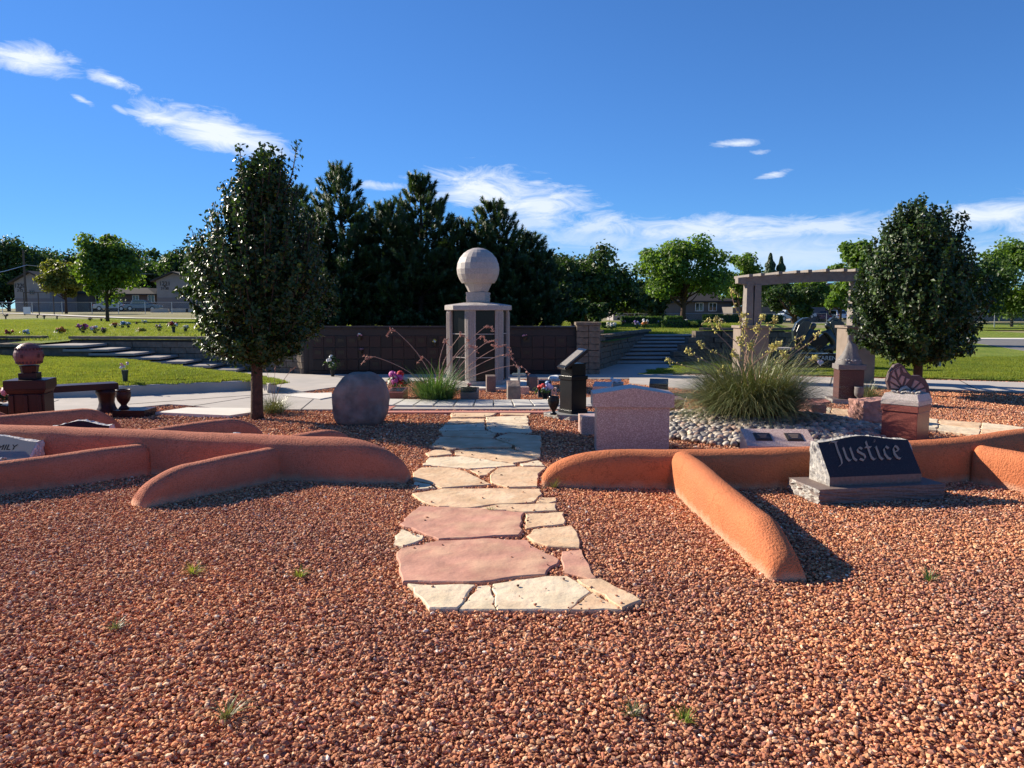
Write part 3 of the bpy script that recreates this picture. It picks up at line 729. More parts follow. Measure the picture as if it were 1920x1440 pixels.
# ================================================================ RETAINING WALLS AND STEPS
blk_cache = {}
def block_mesh(L_, D, H, mm, k):
    key = (round(L_,2), round(D,2), round(H,2), mm.name, k)
    if key not in blk_cache:
        rng = random.Random(k*7+1); bm = bmesh.new(); bmesh.ops.create_cube(bm, size=1)
        bmesh.ops.subdivide_edges(bm, edges=[e for e in bm.edges if abs(e.verts[0].co.x-e.verts[1].co.x) > .5], cuts=3, use_grid_fill=True)
        for v in bm.verts:
            v.co.x *= L_; v.co.y *= D; v.co.z *= H
            v.co.y += rng.uniform(-.012, .012) - (.012 if abs(v.co.x) < L_*.3 else 0); v.co.z += rng.uniform(-.004,.004)
        me = bpy.data.meshes.new('stone_block'); bm.to_mesh(me); bm.free(); me.materials.append(mm); blk_cache[key] = me
    return blk_cache[key]
def block_wall(name, label, path, z0, z1f, mm, H=.15, L_=.42, D=.22, cap=.07, capm=None, cat='retaining wall', group=None):
    """path: list of (x,y); z1f(s, T) top height; blocks in running bond, cap stones on top"""
    t = thing(name, label, cat, (path[0][0], path[0][1], 0), 0, group); o0 = Vector((path[0][0], path[0][1], 0))
    segs = []; T = 0
    for a, b in zip(path, path[1:]):
        a, b = Vector(a), Vector(b); segs.append((T, a, b)); T += (b-a).length
    def at(s):
        for (s0, a, b) in reversed(segs):
            if s >= s0-1e-6: l = (b-a).length; d = (b-a)/l; return a+d*(s-s0), math.atan2(d.y, d.x)
    rows = int(round((max(z1f(s*T/20, T) for s in range(21))-z0-cap)/H)); core = MB()
    for (s0, a, b) in segs:
        zt = min(z1f(s0, T), z1f(s0+(b-a).length, T)); d = b-a; core.box(((a.x+b.x)/2-o0.x, (a.y+b.y)/2-o0.y, (z0+zt)/2-.04), (d.length, D*.6, zt-z0-.09), math.atan2(d.y, d.x))
    core.build('wall_core', M_mortar, t)
    for r in range(rows):
        s = -L_/2 if r % 2 else 0
        while s < T:
            a_, b_ = max(0, s), min(T, s+L_); m_ = (a_+b_)/2; l = b_-a_-.012
            z = z0+(r+.5)*H
            if l > .08 and z+H*.4 <= z1f(m_, T)-cap+.03:
                p, an = at(m_); me = block_mesh(l, D, H-.012, mm, random.randrange(4))
                b = link('stone_block', me, t); b.location = (p.x-o0.x+random.uniform(-.004,.004), p.y-o0.y+random.uniform(-.006,.006), z); b.rotation_euler = (0, 0, an)
            s += L_
    if cap:
        s = 0
        while s < T-.05:
            l = min(.55, T-s); p, an = at(s+l/2); zt = z1f(s+l/2, T)
            b = link('cap_stone', block_mesh(l-.008, D+.06, cap, capm or mm, random.randrange(3)), t); b.location = (p.x-o0.x, p.y-o0.y, zt-cap/2); b.rotation_euler = (0, 0, an); s += .55
    return t
block_wall('retaining_wall', 'dark stone block wall ending beside the upper end of the left-hand steps', [(-19,20.8),(-12.55,20.7)], 0, lambda s, T: .86, M_block)
block_wall('retaining_wall', 'long brown block wall running behind the left-hand steps under the bouquets', [(-11.45,20.0),(-9.4,19.85),(-7.3,19.6),(-6.1,19.2),(-5.25,18.8),(-4.95,18.45)], 0, lambda s, T: .88 + .05*ss(s, T-2, T), M_block2)
block_wall('retaining_wall', 'low block wall holding the lawn corner at the head of the left-hand steps', [(-12.62,20.6),(-12.5,18.8),(-11.5,18.66)], 0, lambda s, T: .74, M_block)
# steps on the left, descending towards the tower
st = thing('stone_steps', 'concrete steps descending beside the bright bank on the left', 'steps', (-12, 18.9, 0))
sx = [(-11.5+.62*k, -10.4+.62*k, .71-.098*k) for k in range(7)]
for a, b, z in sx:
    mb = MB(); mb.box(((a+b)/2+12, .25, z-.03), (b-a, 1.15, .06)); mb.build('step', M_step, st, bevel=.012)
    mb = MB(); mb.box((a+.35+12, .27, (z-.06)/2), (.616, 1.05, z-.06)); mb.build('riser_block', M_block, st)
# steps on the right, rising to the upper lawn
st = thing('stone_steps', 'broad flight of grey steps rising between block walls on the right', 'steps', (0, 0, 0))
n_ = 8
for k in range(n_):
    t = k/n_; y = 21.75 + k*.45; x0 = 2.75 + (4.45-2.75)*t; x1 = 4.65+(6.1-4.65)*t; z = (k+1)*.75/n_
    mb = MB(); mb.box(((x0+x1)/2, y+.3, z-.025), (x1-x0, .62, .05)); mb.build('step', M_step, st, bevel=.01)
    mb = MB(); mb.box(((x0+x1)/2, y+.32, (z-.05)/2), (x1-x0-.01, .56, z-.05)); mb.build('riser_block', M_block, st)
block_wall('retaining_wall', 'curving block wall left of the right-hand steps, rising with them', [(1.95,18.95),(2.15,19.7),(2.45,20.6),(2.85,21.7),(3.5,23.3),(4.2,25.0),(4.55,25.9)], 0, lambda s, T: 1.12-.22*ss(s,.3,1.6), M_block)
mb = MB(); pr = thing('wall_pier', 'square block pier where the dark niche wall meets the curving wall', 'pier', (1.82, 18.55, 0))
for r in range(8):
    for q in (0, 1):
        b = link('stone_block', block_mesh(.27, .50, .14, M_block2, (r+q) % 4), pr); b.location = ((-.14, .14)[q]+(.03 if r % 2 else -.03)*0, 0, .075+r*.15)
b = link('cap_stone', block_mesh(.60, .56, .07, M_block2, 1), pr); b.location = (0, 0, 1.235)
# stepped side wall right of the flight
sd_ = thing('stepped_wall', 'stepped stone side wall right of the flight of steps', 'retaining wall', (4.6, 21.6, 0))
for k in range(5):
    x = 4.40+.25*k; y = 21.95+.18*k; z = .18+.19*k
    for r in range(int(z/.16)+1):
        zz = z-.07-r*.14
        if zz < .05: break
        b = link('stone_block', block_mesh(.50, .34, .13, M_block, (k+r) % 4), sd_); b.location = (x+.2-4.6, y-21.6, zz); b.rotation_euler = (0, 0, .1)
block_wall('planter_wall', 'low block planter wall behind the big spiky clump, left of the pergola', [(5.55,22.75),(6.1,22.5),(7.0,22.45),(8.0,22.7),(9.0,23.4),(9.9,24.3)], 0, lambda s, T: 1.03-.45*ss(s,3.2,T), M_block)

# ---------------------------------------------------------------- niche wall (columbarium)
nwl = thing('niche_wall', 'dark red-brown granite niche wall behind the octagonal balloon tower', 'columbarium wall', (-4.9, 18.45, 0))
WX = 6.5; mb = MB(); mb.box((WX/2, .2, .56), (WX, .36, 1.12)); mb.build('wall_body', M_nwall, nwl)
for i in range(8):
    mb = MB(); mb.box((WX/16+i*WX/8, .19, 1.145), (WX/8-.012, .46, .05)); mb.build('cap_stone', M_niche2, nwl, bevel=.008)
pan = MB(); pan.box((0,0,0), (.262,.024,.262)); pan_me = None; plq = MB(); plq.box((0,0,0), (.15,.012,.09)); plq_me = None
for c in range(23):
    for r in range(3):
        m_ = M_niche if (c*5+r*3) % 4 else M_niche2
        x = .24+c*.275+(.06 if c > 11 else 0); z = .24+r*.285
        if x > WX-.14: continue
        o = pan.build('niche_panel', m_, nwl, bevel=.004) if pan_me is None else None
        if pan_me is None: pan_me = {m_.name: o.data}
        else:
            if m_.name not in pan_me:
                o = pan.build('niche_panel', m_, nwl, bevel=.004); pan_me[m_.name] = o.data
            else: o = link('niche_panel', pan_me[m_.name], nwl, .004)
        o.location = (x, .008, z)
        if random.random() < .5:
            if plq_me is None: p = plq.build('plaque', M_bronze, o); plq_me = p.data
            else: p = link('plaque', plq_me, o)
            p.location = (0, -.018, .02)
mb = MB(); mb.box((WX/2, -.02, .05), (WX, .06, .09)); mb.build('plinth', M_niche2, nwl)

# ---------------------------------------------------------------- balloon tower
def balloon(parent, zc, r, m, lower=True, seg=14, nm='balloon', sc=1.0):
    pr = []
    for k in range(8):
        a = PI/2 - k*PI/8.6; rr = r*math.cos(a); pr.append((max(.001, rr), zc+r*math.sin(a)))
    zl = zc-.50*r*1.15
    pr = [(max(.001, r*math.cos(a)), zc+r*math.sin(a)) for a in [R(x) for x in (90,76,62,48,32,16,0,-14,-28,-40)]]
    mb = MB(); mb.lathe(pr, seg, cap=True, ph=.1)
    o = mb.build(nm, m, parent)
    return o
tw = thing('niche_tower', 'pale granite niche tower topped by a carved hot-air balloon', 'columbarium tower', (CT.x, CT.y, 0))
HX = [R(-90-13+60*k) for k in range(6)]; RH = .66
hexp = [(RH*math.cos(a), RH*math.sin(a)) for a in HX]
mb = MB(); mb.prism([(x*1.06, y*1.06) for x, y in hexp], .05, .13); mb.build('plinth', M_granG, tw, bevel=.01)
mb = MB(); mb.prism([(x*.90, y*.90) for x, y in hexp], .13, 1.56); mb.build('core', M_granK, tw)
for k in range(6):
    (x0, y0), (x1, y1) = hexp[k], hexp[(k+1) % 6]; mx, my = (x0+x1)/2, (y0+y1)/2; an = math.atan2(y1-y0, x1-x0)
    for r in range(3):
        mb = MB(); mb.box((mx*.93, my*.93, .37+r*.475), (.40, .02, .455), an); mb.build('niche_door', M_granK, tw, bevel=.004)
    for z in (.607, 1.082): MB().box((mx*.96, my*.96, z), (.44, .022, .016), an).build('door_rail', M_granG, tw)
    # fluted corner pilaster
    a = HX[k]; nx, ny = math.cos(a), math.sin(a); t = MB()
    W_ = .12
    for s_, an2 in ((-1, math.atan2(hexp[k-1][1]-y0, hexp[k-1][0]-x0)), (1, math.atan2(y1-y0, x1-x0))):
        dx, dy = math.cos(an2), math.sin(an2); ox, oy = nx*0, ny*0
        t.box((x0+dx*.055-nx*.02, y0+dy*.055-ny*.02, .845), (.125, .055, 1.43), an2)
        for q in range(3): t.box((x0+dx*(.03+q*.032)+nx*.012, y0+dy*(.03+q*.032)+ny*.012, .845), (.016, .03, 1.34), an2)
    t.build('pilaster', M_granG, tw, bevel=.003)
mb = MB(); mb.lathe([(.70,1.56),(.71,1.57),(.71,1.655),(.69,1.665),(.30,1.715),(.10,1.72)], 12, ph=R(-13)); mb.build('cap', M_granG, tw)
mb = MB()
for k in range(16):
    a = random.uniform(-2.2, -.9); r_ = random.uniform(.35, .6); mb.ico((r_*math.cos(a), r_*math.sin(a), 1.70-.02*(r_-.3)/.3), (.035,.02,.006), .2)
mb.build('cap_flecks', M_rough, tw)['kind'] = 'stuff'  # small flat rough-granite flecks strewn over the front of the cap
balloon(tw, 2.40, .44, M_granG, seg=22)
mb = MB(); mb.lathe([(.295,2.135),(.29,2.12),(.20,1.935)], 10, cap=True); mb.build('balloon_skirt', M_granG, tw)
mb = MB(); mb.box((0,0,1.825), (.40,.40,.21), R(-13)); 
o = mb.build('basket', M_granG, tw, bevel=.006)
mb = MB()
for i in range(9):
    for j in range(4):
        if (i+j) % 2: 
            for q in range(4):
                an = R(-13)+q*PI/2; u = -.18+i*.045
                mb.box((math.cos(an)*u+math.sin(an)*.203, math.sin(an)*u-math.cos(an)*.203, 1.745+j*.053), (.036,.008,.036), an, ry=R(45))
mb.build('basket_weave', M_granG, tw)

# ---------------------------------------------------------------- pergola
pg = thing('pergola', 'grey timber pergola beam on tapered pillars beyond the spiky clump', 'pergola', (0,0,0))
M_perg = mat('pergola stone', (.25,.22,.195), (.19,.165,.15), 12, .9, .006, 40, spec=.15)
M_ped = mat('pedestal stone', (.25,.20,.165), (.20,.16,.13), 6, .9, .003, 40, spec=.15)
YP = 16.4
for x in (5.10, 7.35):
    mb = MB(); mb.prism([(x-.30,YP-.25),(x+.30,YP-.25),(x+.30,YP+.3),(x-.30,YP+.3)], 0, 1.18); mb.build('pedestal', M_ped, pg, bevel=.01)
    mb = MB(); mb.prism([(x-.335,YP-.29),(x+.335,YP-.29),(x+.335,YP+.34),(x-.335,YP+.34)], 1.18, 1.235); mb.build('pedestal_cap', M_ped, pg, bevel=.008)
    for s_ in (-1, 1):
        mb = MB(); mb.prism([(x+s_*.085-.08,YP-.14),(x+s_*.085+.08,YP-.14),(x+s_*.085+.08,YP+.16),(x+s_*.085-.08,YP+.16)], 1.235, 2.10+(.05 if s_ < 0 else 0), sc=.84); mb.build('pillar', M_perg, pg, bevel=.008)
mb = MB(); prof = []
for k in range(25):
    t = k/24; x = 4.76+2.95*t; zt = 2.24+.13*math.sin(min(1, t*1.1)*PI*.62)/math.sin(PI*.5); prof.append((x, zt))
vs = []; fs = []
for i, (x, z) in enumerate(prof):
    e = i if i < 3 else 3; lo = z-.205+(3-e)*.03 if i < 24 else z-.16
    for yy in (YP-.10, YP+.12): vs += [(x, yy, lo), (x, yy, z)]
for i in range(24):
    a, b = i*4, (i+1)*4; fs += [(a, b, b+1, a+1), (a+2, a+3, b+3, b+2), (a+1, b+1, b+3, a+3), (a, a+2, b+2, b)]
fs += [(0,1,3,2), (96,98,99,97)]
mb.add(vs, fs); mb.build('beam', M_perg, pg)
for k in range(9):
    i = 1+int(k*2.7); x, z = prof[min(24, i)]
    mb = MB(); mb.box((x+.1, YP+.3, z+.025), (.085, 1.1, .06)); mb.build('rafter', M_perg, pg, bevel=.008)

# ================================================================ MONUMENTS
def slant_stone(W, D, band, H, topd, mats, name='stone', parent=None, jr=.006, nx=28, endjit=.012, taper=0.0):
    """upright slant marker, face towards -y. H(x) top height; mats = [face, rough]"""
    mb = MB(); rng = random.Random(int(W*1000)); HM = max(H(-W/2+W*i/nx) for i in range(nx+1))
    def prof(x, hh, jx):
        yf = lambda z: 0 if z <= band else (D-topd)*(z-band)/(HM-band)
        P = [(0,0),(0,band)] + [(yf(band+(hh-band)*k/4), band+(hh-band)*k/4) for k in (1,2,3,4)]
        P += [(yf(hh)+(D-yf(hh))*.35, hh+rng.uniform(-jr,jr)), (yf(hh)+(D-yf(hh))*.7, hh+rng.uniform(-jr,jr)), (D, hh-.01+rng.uniform(-jr,jr)), (D, band), (D, 0)]
        return P
    prof_rows = []
    for i in range(nx+1):
        x = -W/2+W*i/nx; prof_rows.append([(x*(1-taper*(z/H(0))), y, z) for y, z in prof(x, H(x), 0)])
    M_ = len(prof_rows[0]); vs = [p for r in prof_rows for p in r]; fs = []; mi = []
    for i in range(nx):
        for k in range(M_-1):
            fs.append((i*M_+k, (i+1)*M_+k, (i+1)*M_+k+1, i*M_+k+1)); mi.append(1 if 5 <= k <= 8 else (2 if k == 0 and len(mats) > 2 else 0))
    o = len(mb.v); mb.v += vs; mb.f += fs; mb.m += mi
    for side, row in ((-1, prof_rows[0]), (1, prof_rows[-1])):
        hh = H(side*W/2); g0 = len(mb.v); NY = 9; NZ = 12
        for a in range(NZ+1):
            z = hh*a/NZ; y0 = 0 if z <= band else (D-topd)*(z-band)/(HM-band)
            for b in range(NY+1):
                e = (a in (0, NZ) or b in (0, NY)); x = side*W/2
                mb.v.append(((x)*(1-taper*(z/H(0)))+side*(.001 if e else .012+rng.uniform(-endjit, endjit)), y0+(D-y0)*b/NY, z))
        for a in range(NZ):
            for b in range(NY):
                q = g0+a*(NY+1)+b; f = (q, q+NY+1, q+NY+2, q+1); mb.f.append(f if side < 0 else f[::-1]); mb.m.append(1)
    return mb.build(name, mats, parent)
def rough_block(dx, dy, dz, mats, name, parent, seed=1, jit=.012, top_polished=True, n=10):
    rng = random.Random(seed); bm = bmesh.new(); bmesh.ops.create_cube(bm, size=1); bmesh.ops.subdivide_edges(bm, edges=bm.edges[:], cuts=n, use_grid_fill=True)
    for v in bm.verts:
        v.co.x *= dx; v.co.y *= dy; v.co.z = (v.co.z+.5)*dz
    bm.normal_update()
    for f in bm.faces:
        f.material_index = 0 if (abs(f.normal.z) > .5 and top_polished) else 1
    for v in bm.verts:
        sx_ = abs(abs(v.co.x)-dx/2) < 1e-4; sy = abs(abs(v.co.y)-dy/2) < 1e-4
        if (sx_ or sy) and v.co.z < dz-1e-4:
            if sx_: v.co.x += rng.uniform(-jit, jit)
            if sy: v.co.y += rng.uniform(-jit, jit)*.4
    me = bpy.data.meshes.new(name); bm.to_mesh(me); bm.free()
    for m_ in mats: me.materials.append(m_)
    return link(name, me, parent)
def text_obj(txt, size, name, m, parent, M, ext=.002):
    cu = bpy.data.curves.new('lettering', 'FONT'); cu.body = txt; cu.size = size; cu.extrude = ext; cu.align_x = 'CENTER'; cu.align_y = 'CENTER'
    to = bpy.data.objects.new('lettering_src', cu); COL.objects.link(to); bpy.context.view_layer.update()
    me = bpy.data.meshes.new_from_object(to.evaluated_get(bpy.context.evaluated_depsgraph_get())); bpy.data.objects.remove(to)
    me.materials.clear(); me.materials.append(m); me.transform(M); return link(name, me, parent)
def nib(letters, size, name, m, parent, M, wd=.17, ang=40, ext=.0025):
    n = Vector((math.cos(R(ang)), math.sin(R(ang))))*wd/2*size; mb = MB(); k = 0
    for ox, strokes in letters:
        for st_ in strokes:
            P = [Vector((ox+p[0], p[1]))*size for p in st_]
            for a, b in zip(P, P[1:]):
                q = [a-n, b-n, b+n, a+n]; k += 1; mb.prism([(v.x, v.y) for v in q], 0, ext+k*.00012, M=M)
    return mb.build(name, m, parent)
# --- Justice
p0 = G(1532, 949); p1 = G(1772, 937); d = p1-p0; yaw = math.atan2(d.y, d.x)
js = thing('grave_marker', 'dark slanted granite marker reading Justice, in front of the orange stucco wall', 'grave marker', ((p0.x+p1.x)/2, (p0.y+p1.y)/2, 0), yaw)
b_ = rough_block(1.16, .46, .145, [M_roughbr, M_rough], 'base_slab', js, 4, .016); b_.location = (0, .23, -.01)
me = b_.data
for f in me.polygons:
    if f.normal.y < -.5 and abs(f.center.x) < .56: f.material_index = 0
    if f.normal.z > .5: f.material_index = 0
HJ = lambda x: .335+.04*math.exp(-((x+.02)/.26)**2)-.012*abs(x)
s_ = slant_stone(.85, .30, .075, HJ, .075, [M_granK2, M_rough, M_roughbr], 'stone', js, nx=48); s_.location = (-.0, .09, .135)
sl = math.atan2(.375-.075, .225)
MJ = Matrix.Translation((-.02, .09+.225*.56-.005, .135+.075+.30*.56)) @ Matrix.Rotation(sl, 4, 'X')
LJ = [(0,[[(-.12,1.32),(.1,1.48),(.5,1.42)],[(.36,1.42),(.33,.7),(.36,.15),(.28,-.18),(.02,-.32)]]),
 (.72,[[(-.06,.92),(.06,1.0)],[(.06,.98),(.05,.25),(.17,.04),(.32,.08),(.5,.25)],[(.46,.92),(.56,1.0)],[(.56,.98),(.55,.2),(.70,.02),(.78,.08)]]),
 (1.66,[[(.46,.84),(.30,.98),(.10,.85),(.10,.66),(.44,.42),(.46,.2),(.28,.02),(.02,.14)]]),
 (2.36,[[(.22,1.4),(.2,.22),(.34,.03),(.52,.14)],[(.0,.96),(.46,.96)]]),
 (3.04,[[(.02,.92),(.14,1.0)],[(.14,.98),(.13,.2),(.27,.03),(.38,.1)],[(.10,1.36),(.22,1.48)],[(.16,1.32),(.22,1.40)]]),
 (3.56,[[(.5,.82),(.34,.98),(.12,.8),(.07,.4),(.17,.12),(.36,.03),(.54,.18)]]),
 (4.26,[[(.10,.52),(.50,.66)],[(.50,.66),(.44,.9),(.30,.98),(.12,.78),(.07,.38),(.18,.1),(.36,.03),(.54,.18)]])]
nib([(ox-2.3, s) for ox, s in LJ], .128, 'lettering', M_letter, js, MJ @ Matrix.Translation((0.0, -.07, 0)), wd=.19)
# --- FAMILY marker at the far left, leaning back in front of the wall
fm_ = thing('grave_marker', 'grey polished slanted marker lettered FAMILY between the rosy stucco arms', 'grave marker', (-4.99, 6.98, 0), R(3))
s_ = slant_stone(.86, .42, .05, lambda x: .33+.045*math.exp(-((x-.06)/.22)**2)-.03*abs(x), .06, [M_greyface, M_roughsun], 'stone', fm_, nx=40)
MF = Matrix.Translation((.13, .36*.70-.005, .05+.325*.70)) @ Matrix.Rotation(math.atan2(.355, .36), 4, 'X')
text_obj('FAMILY', .088, 'lettering', M_letterD, fm_, MF)
# --- two half-hidden markers behind the left wall
for (px, py, Y, W_, lb) in ((148, 785, 8.25, .62, 'red arched marker with rough rim whitened as if sunlit, behind the wall below the bench'), (438, 809, 8.1, .44, 'small arched marker with rough rim lightened as if sunlit, hidden behind the wall near the tree trunk')):
    p = V(px, py, Y); t = thing('grave_marker', lb, 'grave marker', (p.x, Y-.1, 0), R(6))
    slant_stone(W_, .26, .05, (lambda hz, w2: (lambda x: hz-.10+.06*math.exp(-(x/(w2*.3))**2)))(p.z+.01, W_), .11, [M_granRd, M_roughsun], 'stone', t, nx=30, jr=.008)
# --- pink plaque desk
t = thing('plaque_stone', 'low pink slanted stone with two bronze plaques, behind the orange wall', 'memorial stone', (2.76, 7.72, 0), R(-3))
mb = MB(); W_ = .35
vs = [(-W_,0,0),(W_,0,0),(W_,.34,0),(-W_,.34,0),(-W_,0,.20),(W_,0,.20),(W_,.34,.33),(-W_,.34,.33)]
mb.add(vs, [(3,2,1,0),(4,5,6,7),(0,1,5,4),(1,2,6,5),(2,3,7,6),(3,0,4,7)]); mb.build('stone', M_granP, t, bevel=.006)
for x in (-.16, .16):
    a = math.atan2(.13, .34); mb = MB(); mb.box((0,0,0), (.17,.15,.014)); o = mb.build('plaque', M_bronze, t, bevel=.003); o.location = (x, .17+.004, .268); o.rotation_euler = (a, 0, 0)
    mb = MB(); mb.box((0,0,.009), (.13,.11,.004)); mb.build('plaque_face', MATS['dark blue granite'], o)
    mb = MB()
    for k in range(3): mb.box((0,.025-k*.025,.0125), (.10-.02*k,.007,.002))
    mb.build('plaque_lettering', M_letter, o)
# --- pink granite cremation monument
t = thing('granite_monument', 'large speckled pink granite monument with a low peaked cap', 'monument', (1.34, 8.55, 0), R(-2.5))
mb = MB(); mb.box((0,0,.27), (.80,.34,.54)); o = mb.build('body', [M_granP, M_granPl], t, bevel=.005)
mb = MB(); P_ = [(-.445,.515),(.445,.515),(.445,.665),(0,.735),(-.445,.665)]
vs = [(x, -.20, z) for x, z in P_] + [(x, .20, z) for x, z in P_]
mb.add(vs, [(0,1,2,3,4),(9,8,7,6,5)] + [(i, (i+5), (i+1) % 5+5, (i+1) % 5) for i in range(5)]); 
o = mb.build('cap', M_granP, t, bevel=.005); bm = bmesh.new(); bm.from_mesh(o.data); bmesh.ops.recalc_face_normals(bm, faces=bm.faces); bm.to_mesh(o.data); bm.free()
t = thing('grave_marker', 'low dark pink granite block half hidden at the monument\'s left side', 'grave marker', (.98, 9.75, 0), R(4))
mb = MB(); mb.box((0,0,.12), (.22,.3,.24)); mb.build('stone', M_granP, t, bevel=.006)
# --- black polished column with tilted tablet
t = thing('black_monument', 'polished black granite column carrying a tilted tablet', 'monument', (.90, 11.25, 0), R(35))
b_ = rough_block(.62, .60, .07, [M_greyface, M_rough], 'base_slab', t, 3, .01); b_.location = (-.02,-.02,0)
for nm, z0, z1, h_ in (('plinth', .07, .12, .155), ('column', .12, .56, .14), ('collar', .56, .62, .155)):
    mb = MB(); mb.prism([(-h_,-h_),(h_,-h_),(h_,h_),(-h_,h_)], z0, z1); mb.build(nm, M_granK, t, bevel=.006)
mb = MB(); mb.prism([(-.13,-.13),(.13,-.13),(.13,.13),(-.13,.13)], .62, .80); mb.build('neck', M_granK, t, bevel=.004)
mb = MB(); mb.box((0,0,0), (.44,.36,.045)); o = mb.build('tablet', [M_granK], t, bevel=.006); o.location = (-.03, -.02, .86); o.rotation_euler = (0, R(-38), R(-20))
mb = MB(); mb.box((-.0,0,.026), (.34,.26,.006)); mb.build('tablet_inset', M_granGd, o)
def vase(name, label, loc, h, r, m, cat='vase', prof=None, group=None):
    pr = prof or [(.55,0),(.6,.06),(.30,.14),(.28,.2),(.62,.36),(.95,.60),(1.0,.78),(.86,.92),(.92,1.0),(.80,1.0),(.74,.9)]
    mb = MB(); mb.lathe([(a*r, b*h) for a, b in pr], 18); o = mb.build(name, m, None, smooth=True, loc=loc); tag(o, label, cat, group); return o
vase('stone_vase', 'small black urn vase on the base of the black column', (.60, 11.0, .07), .27, .085, M_granK)
# --- butterfly monument
t = thing('butterfly_monument', 'red granite pedestal with carved butterfly wings and grey flowers on top', 'monument', (4.80, 9.28, 0), R(43))
def sq(h): return [(-h,-h),(h,-h),(h,h),(-h,h)]
hb = .215
mb = MB(); mb.prism(sq(hb-.012), 0, .36); mb.build('pedestal', M_granR, t, bevel=.005)
mb = MB(); mb.prism(sq(hb), .365, .44); mb.build('pedestal_band', M_granR, t, bevel=.005)
mb = MB(); mb.prism(sq(hb+.003), .444, .50); mb.prism(sq(hb+.003), .50, .58, sc=.86); mb.build('carved_cap', M_granG, t, bevel=.006)
mb = MB(); rr = random.Random(4)
for (fx, fy) in ((-.08,-.10),(.05,-.06),(-.12,.05)):
    for k in range(6):
        a = k*PI/3+.3; q = Matrix.Rotation(a, 3, 'Z') @ Matrix.Rotation(R(-22), 3, 'Y')
        mb.ico((fx+.05*math.cos(a), fy+.05*math.sin(a), .592), (.052,.024,.014), .1, rot=q)
    mb.ico((fx, fy, .592), (.017,.017,.012), .1)
for k in range(5): mb.ico((rr.uniform(-.17,.05), rr.uniform(-.18,.12), .58), (.04,.018,.008), .1, rot=Matrix.Rotation(rr.uniform(0,3), 3, 'Z'))
mb.build('carved_flowers', M_rough, t)
# wings: slab standing across the pedestal, seen from the front
M_wingd = mat('wing vein stone', (.10,.06,.06), (.07,.045,.045), 20, .6)
fore = [(-.02,.02),(-.20,.05),(-.235,.16),(-.205,.27),(-.15,.355),(-.09,.375),(-.04,.35),(.0,.29),(.05,.235),(.09,.20)]
hind = [(-.02,.0),(.02,.20),(.08,.222),(.17,.225),(.24,.18),(.285,.10),(.31,.0),(.315,-.10),(.30,-.22),(.24,-.25),(.05,-.06)]
Mw = Matrix.Rotation(R(-43), 4, 'Z') @ Matrix.Translation((.0, .06, .56)) @ Matrix.Rotation(PI/2, 4, 'X')
mb = MB(); mb.prism(fore, -.03, .03, M=Mw); mb.build('forewing', M_wingd, t, bevel=.006)
mb = MB(); mb.prism(hind, -.06, .02, M=Mw); mb.build('hindwing', M_wingd, t, bevel=.006)
mb = MB()
M_wing = mat('wing panel stone', (.42,.27,.24), (.32,.21,.185), 20, .6)
def cell(pts, z): 
    cx = sum(p[0] for p in pts)/len(pts); cy = sum(p[1] for p in pts)/len(pts)
    mb.prism([(cx+(x-cx)*.82, cy+(y-cy)*.82) for x, y in pts], z, z+.008, M=Mw, sc=.9)
fc = (-.04,.03)
for pts in ([(-.05,.05),(-.19,.07),(-.21,.15)],[(-.05,.07),(-.21,.16),(-.20,.22),(-.12,.17)],[(-.11,.17),(-.195,.235),(-.16,.30)],[(-.10,.19),(-.14,.30),(-.09,.33),(-.07,.24)],[(-.05,.09),(-.10,.16),(-.06,.24),(-.01,.22)],[(-.04,.26),(-.07,.33),(-.03,.31),(.01,.25)],[(-.03,.08),(.0,.2),(.05,.19)]): cell(pts, .03)
for k in range(7): mb.prism([(-.185+.018*k+.006*math.cos(a), .275+.011*k+.006*math.sin(a)) for a in [R(60*q) for q in range(6)]], .03, .035, M=Mw)
for k in range(6):
    a0, a1 = R(72-k*24), R(52-k*24); r0, r1 = .09, .245
    cell([(.03+r0*math.cos(a0), .0+r0*math.sin(a0)*.8), (.03+r1*math.cos(a0), -.01+r1*math.sin(a0)*.85), (.03+r1*math.cos(a1), -.01+r1*math.sin(a1)*.85), (.03+r0*math.cos(a1), .0+r0*math.sin(a1)*.8)], .02)
mb.build('wing_panels', M_wing, t)
mb = MB(); mb.tube([(-.12,-.02,.58),(-.06,0,.63),(0,.03,.64),(.06,.05,.61)], [.01,.02,.024,.012], 8, M=Matrix.Rotation(R(-43), 4, 'Z')); mb.build('butterfly_body', M_granG, t)
# --- robed figure monument with urn
t = thing('robed_figure_monument', 'brown pedestal monument topped by a tapering carved figure, beside the walk', 'monument', (5.72, 13.0, 0), R(-8))
b_ = rough_block(.62, .50, .08, [M_roughbr, M_rough], 'base_slab', t, 7, .012)
mb = MB(); mb.prism([(-.20,-.18),(.20,-.18),(.20,.18),(-.20,.18)], .08, .57); mb.build('pedestal', M_brred, t, bevel=.01)
mb = MB(); mb.prism([(-.225,-.20),(.225,-.20),(.225,.20),(-.225,.20)], .57, .66); mb.build('pedestal_cap', M_granGd, t, bevel=.012)
mb = MB(); pr = []
vs = []; fs = []; NS = 24; lv = [(0,.21,.19,0),(.05,.20,.18,0),(.10,.165,.15,.0),(.16,.125,.12,.01),(.22,.105,.10,.015),(.28,.09,.085,.02),(.33,.065,.065,.015),(.37,.035,.04,.0),(.40,.028,.03,-.012),(.44,.03,.032,-.02),(.475,.022,.024,-.025),(.49,.006,.006,-.025)]
for z, rx, ry, ox in lv:
    for k in range(NS):
        a = 2*PI*k/NS; f = 1+.10*math.sin(a*5+z*9)*(1 if z < .36 else .1); vs.append((ox+rx*f*math.cos(a), ry*f*math.sin(a), z))
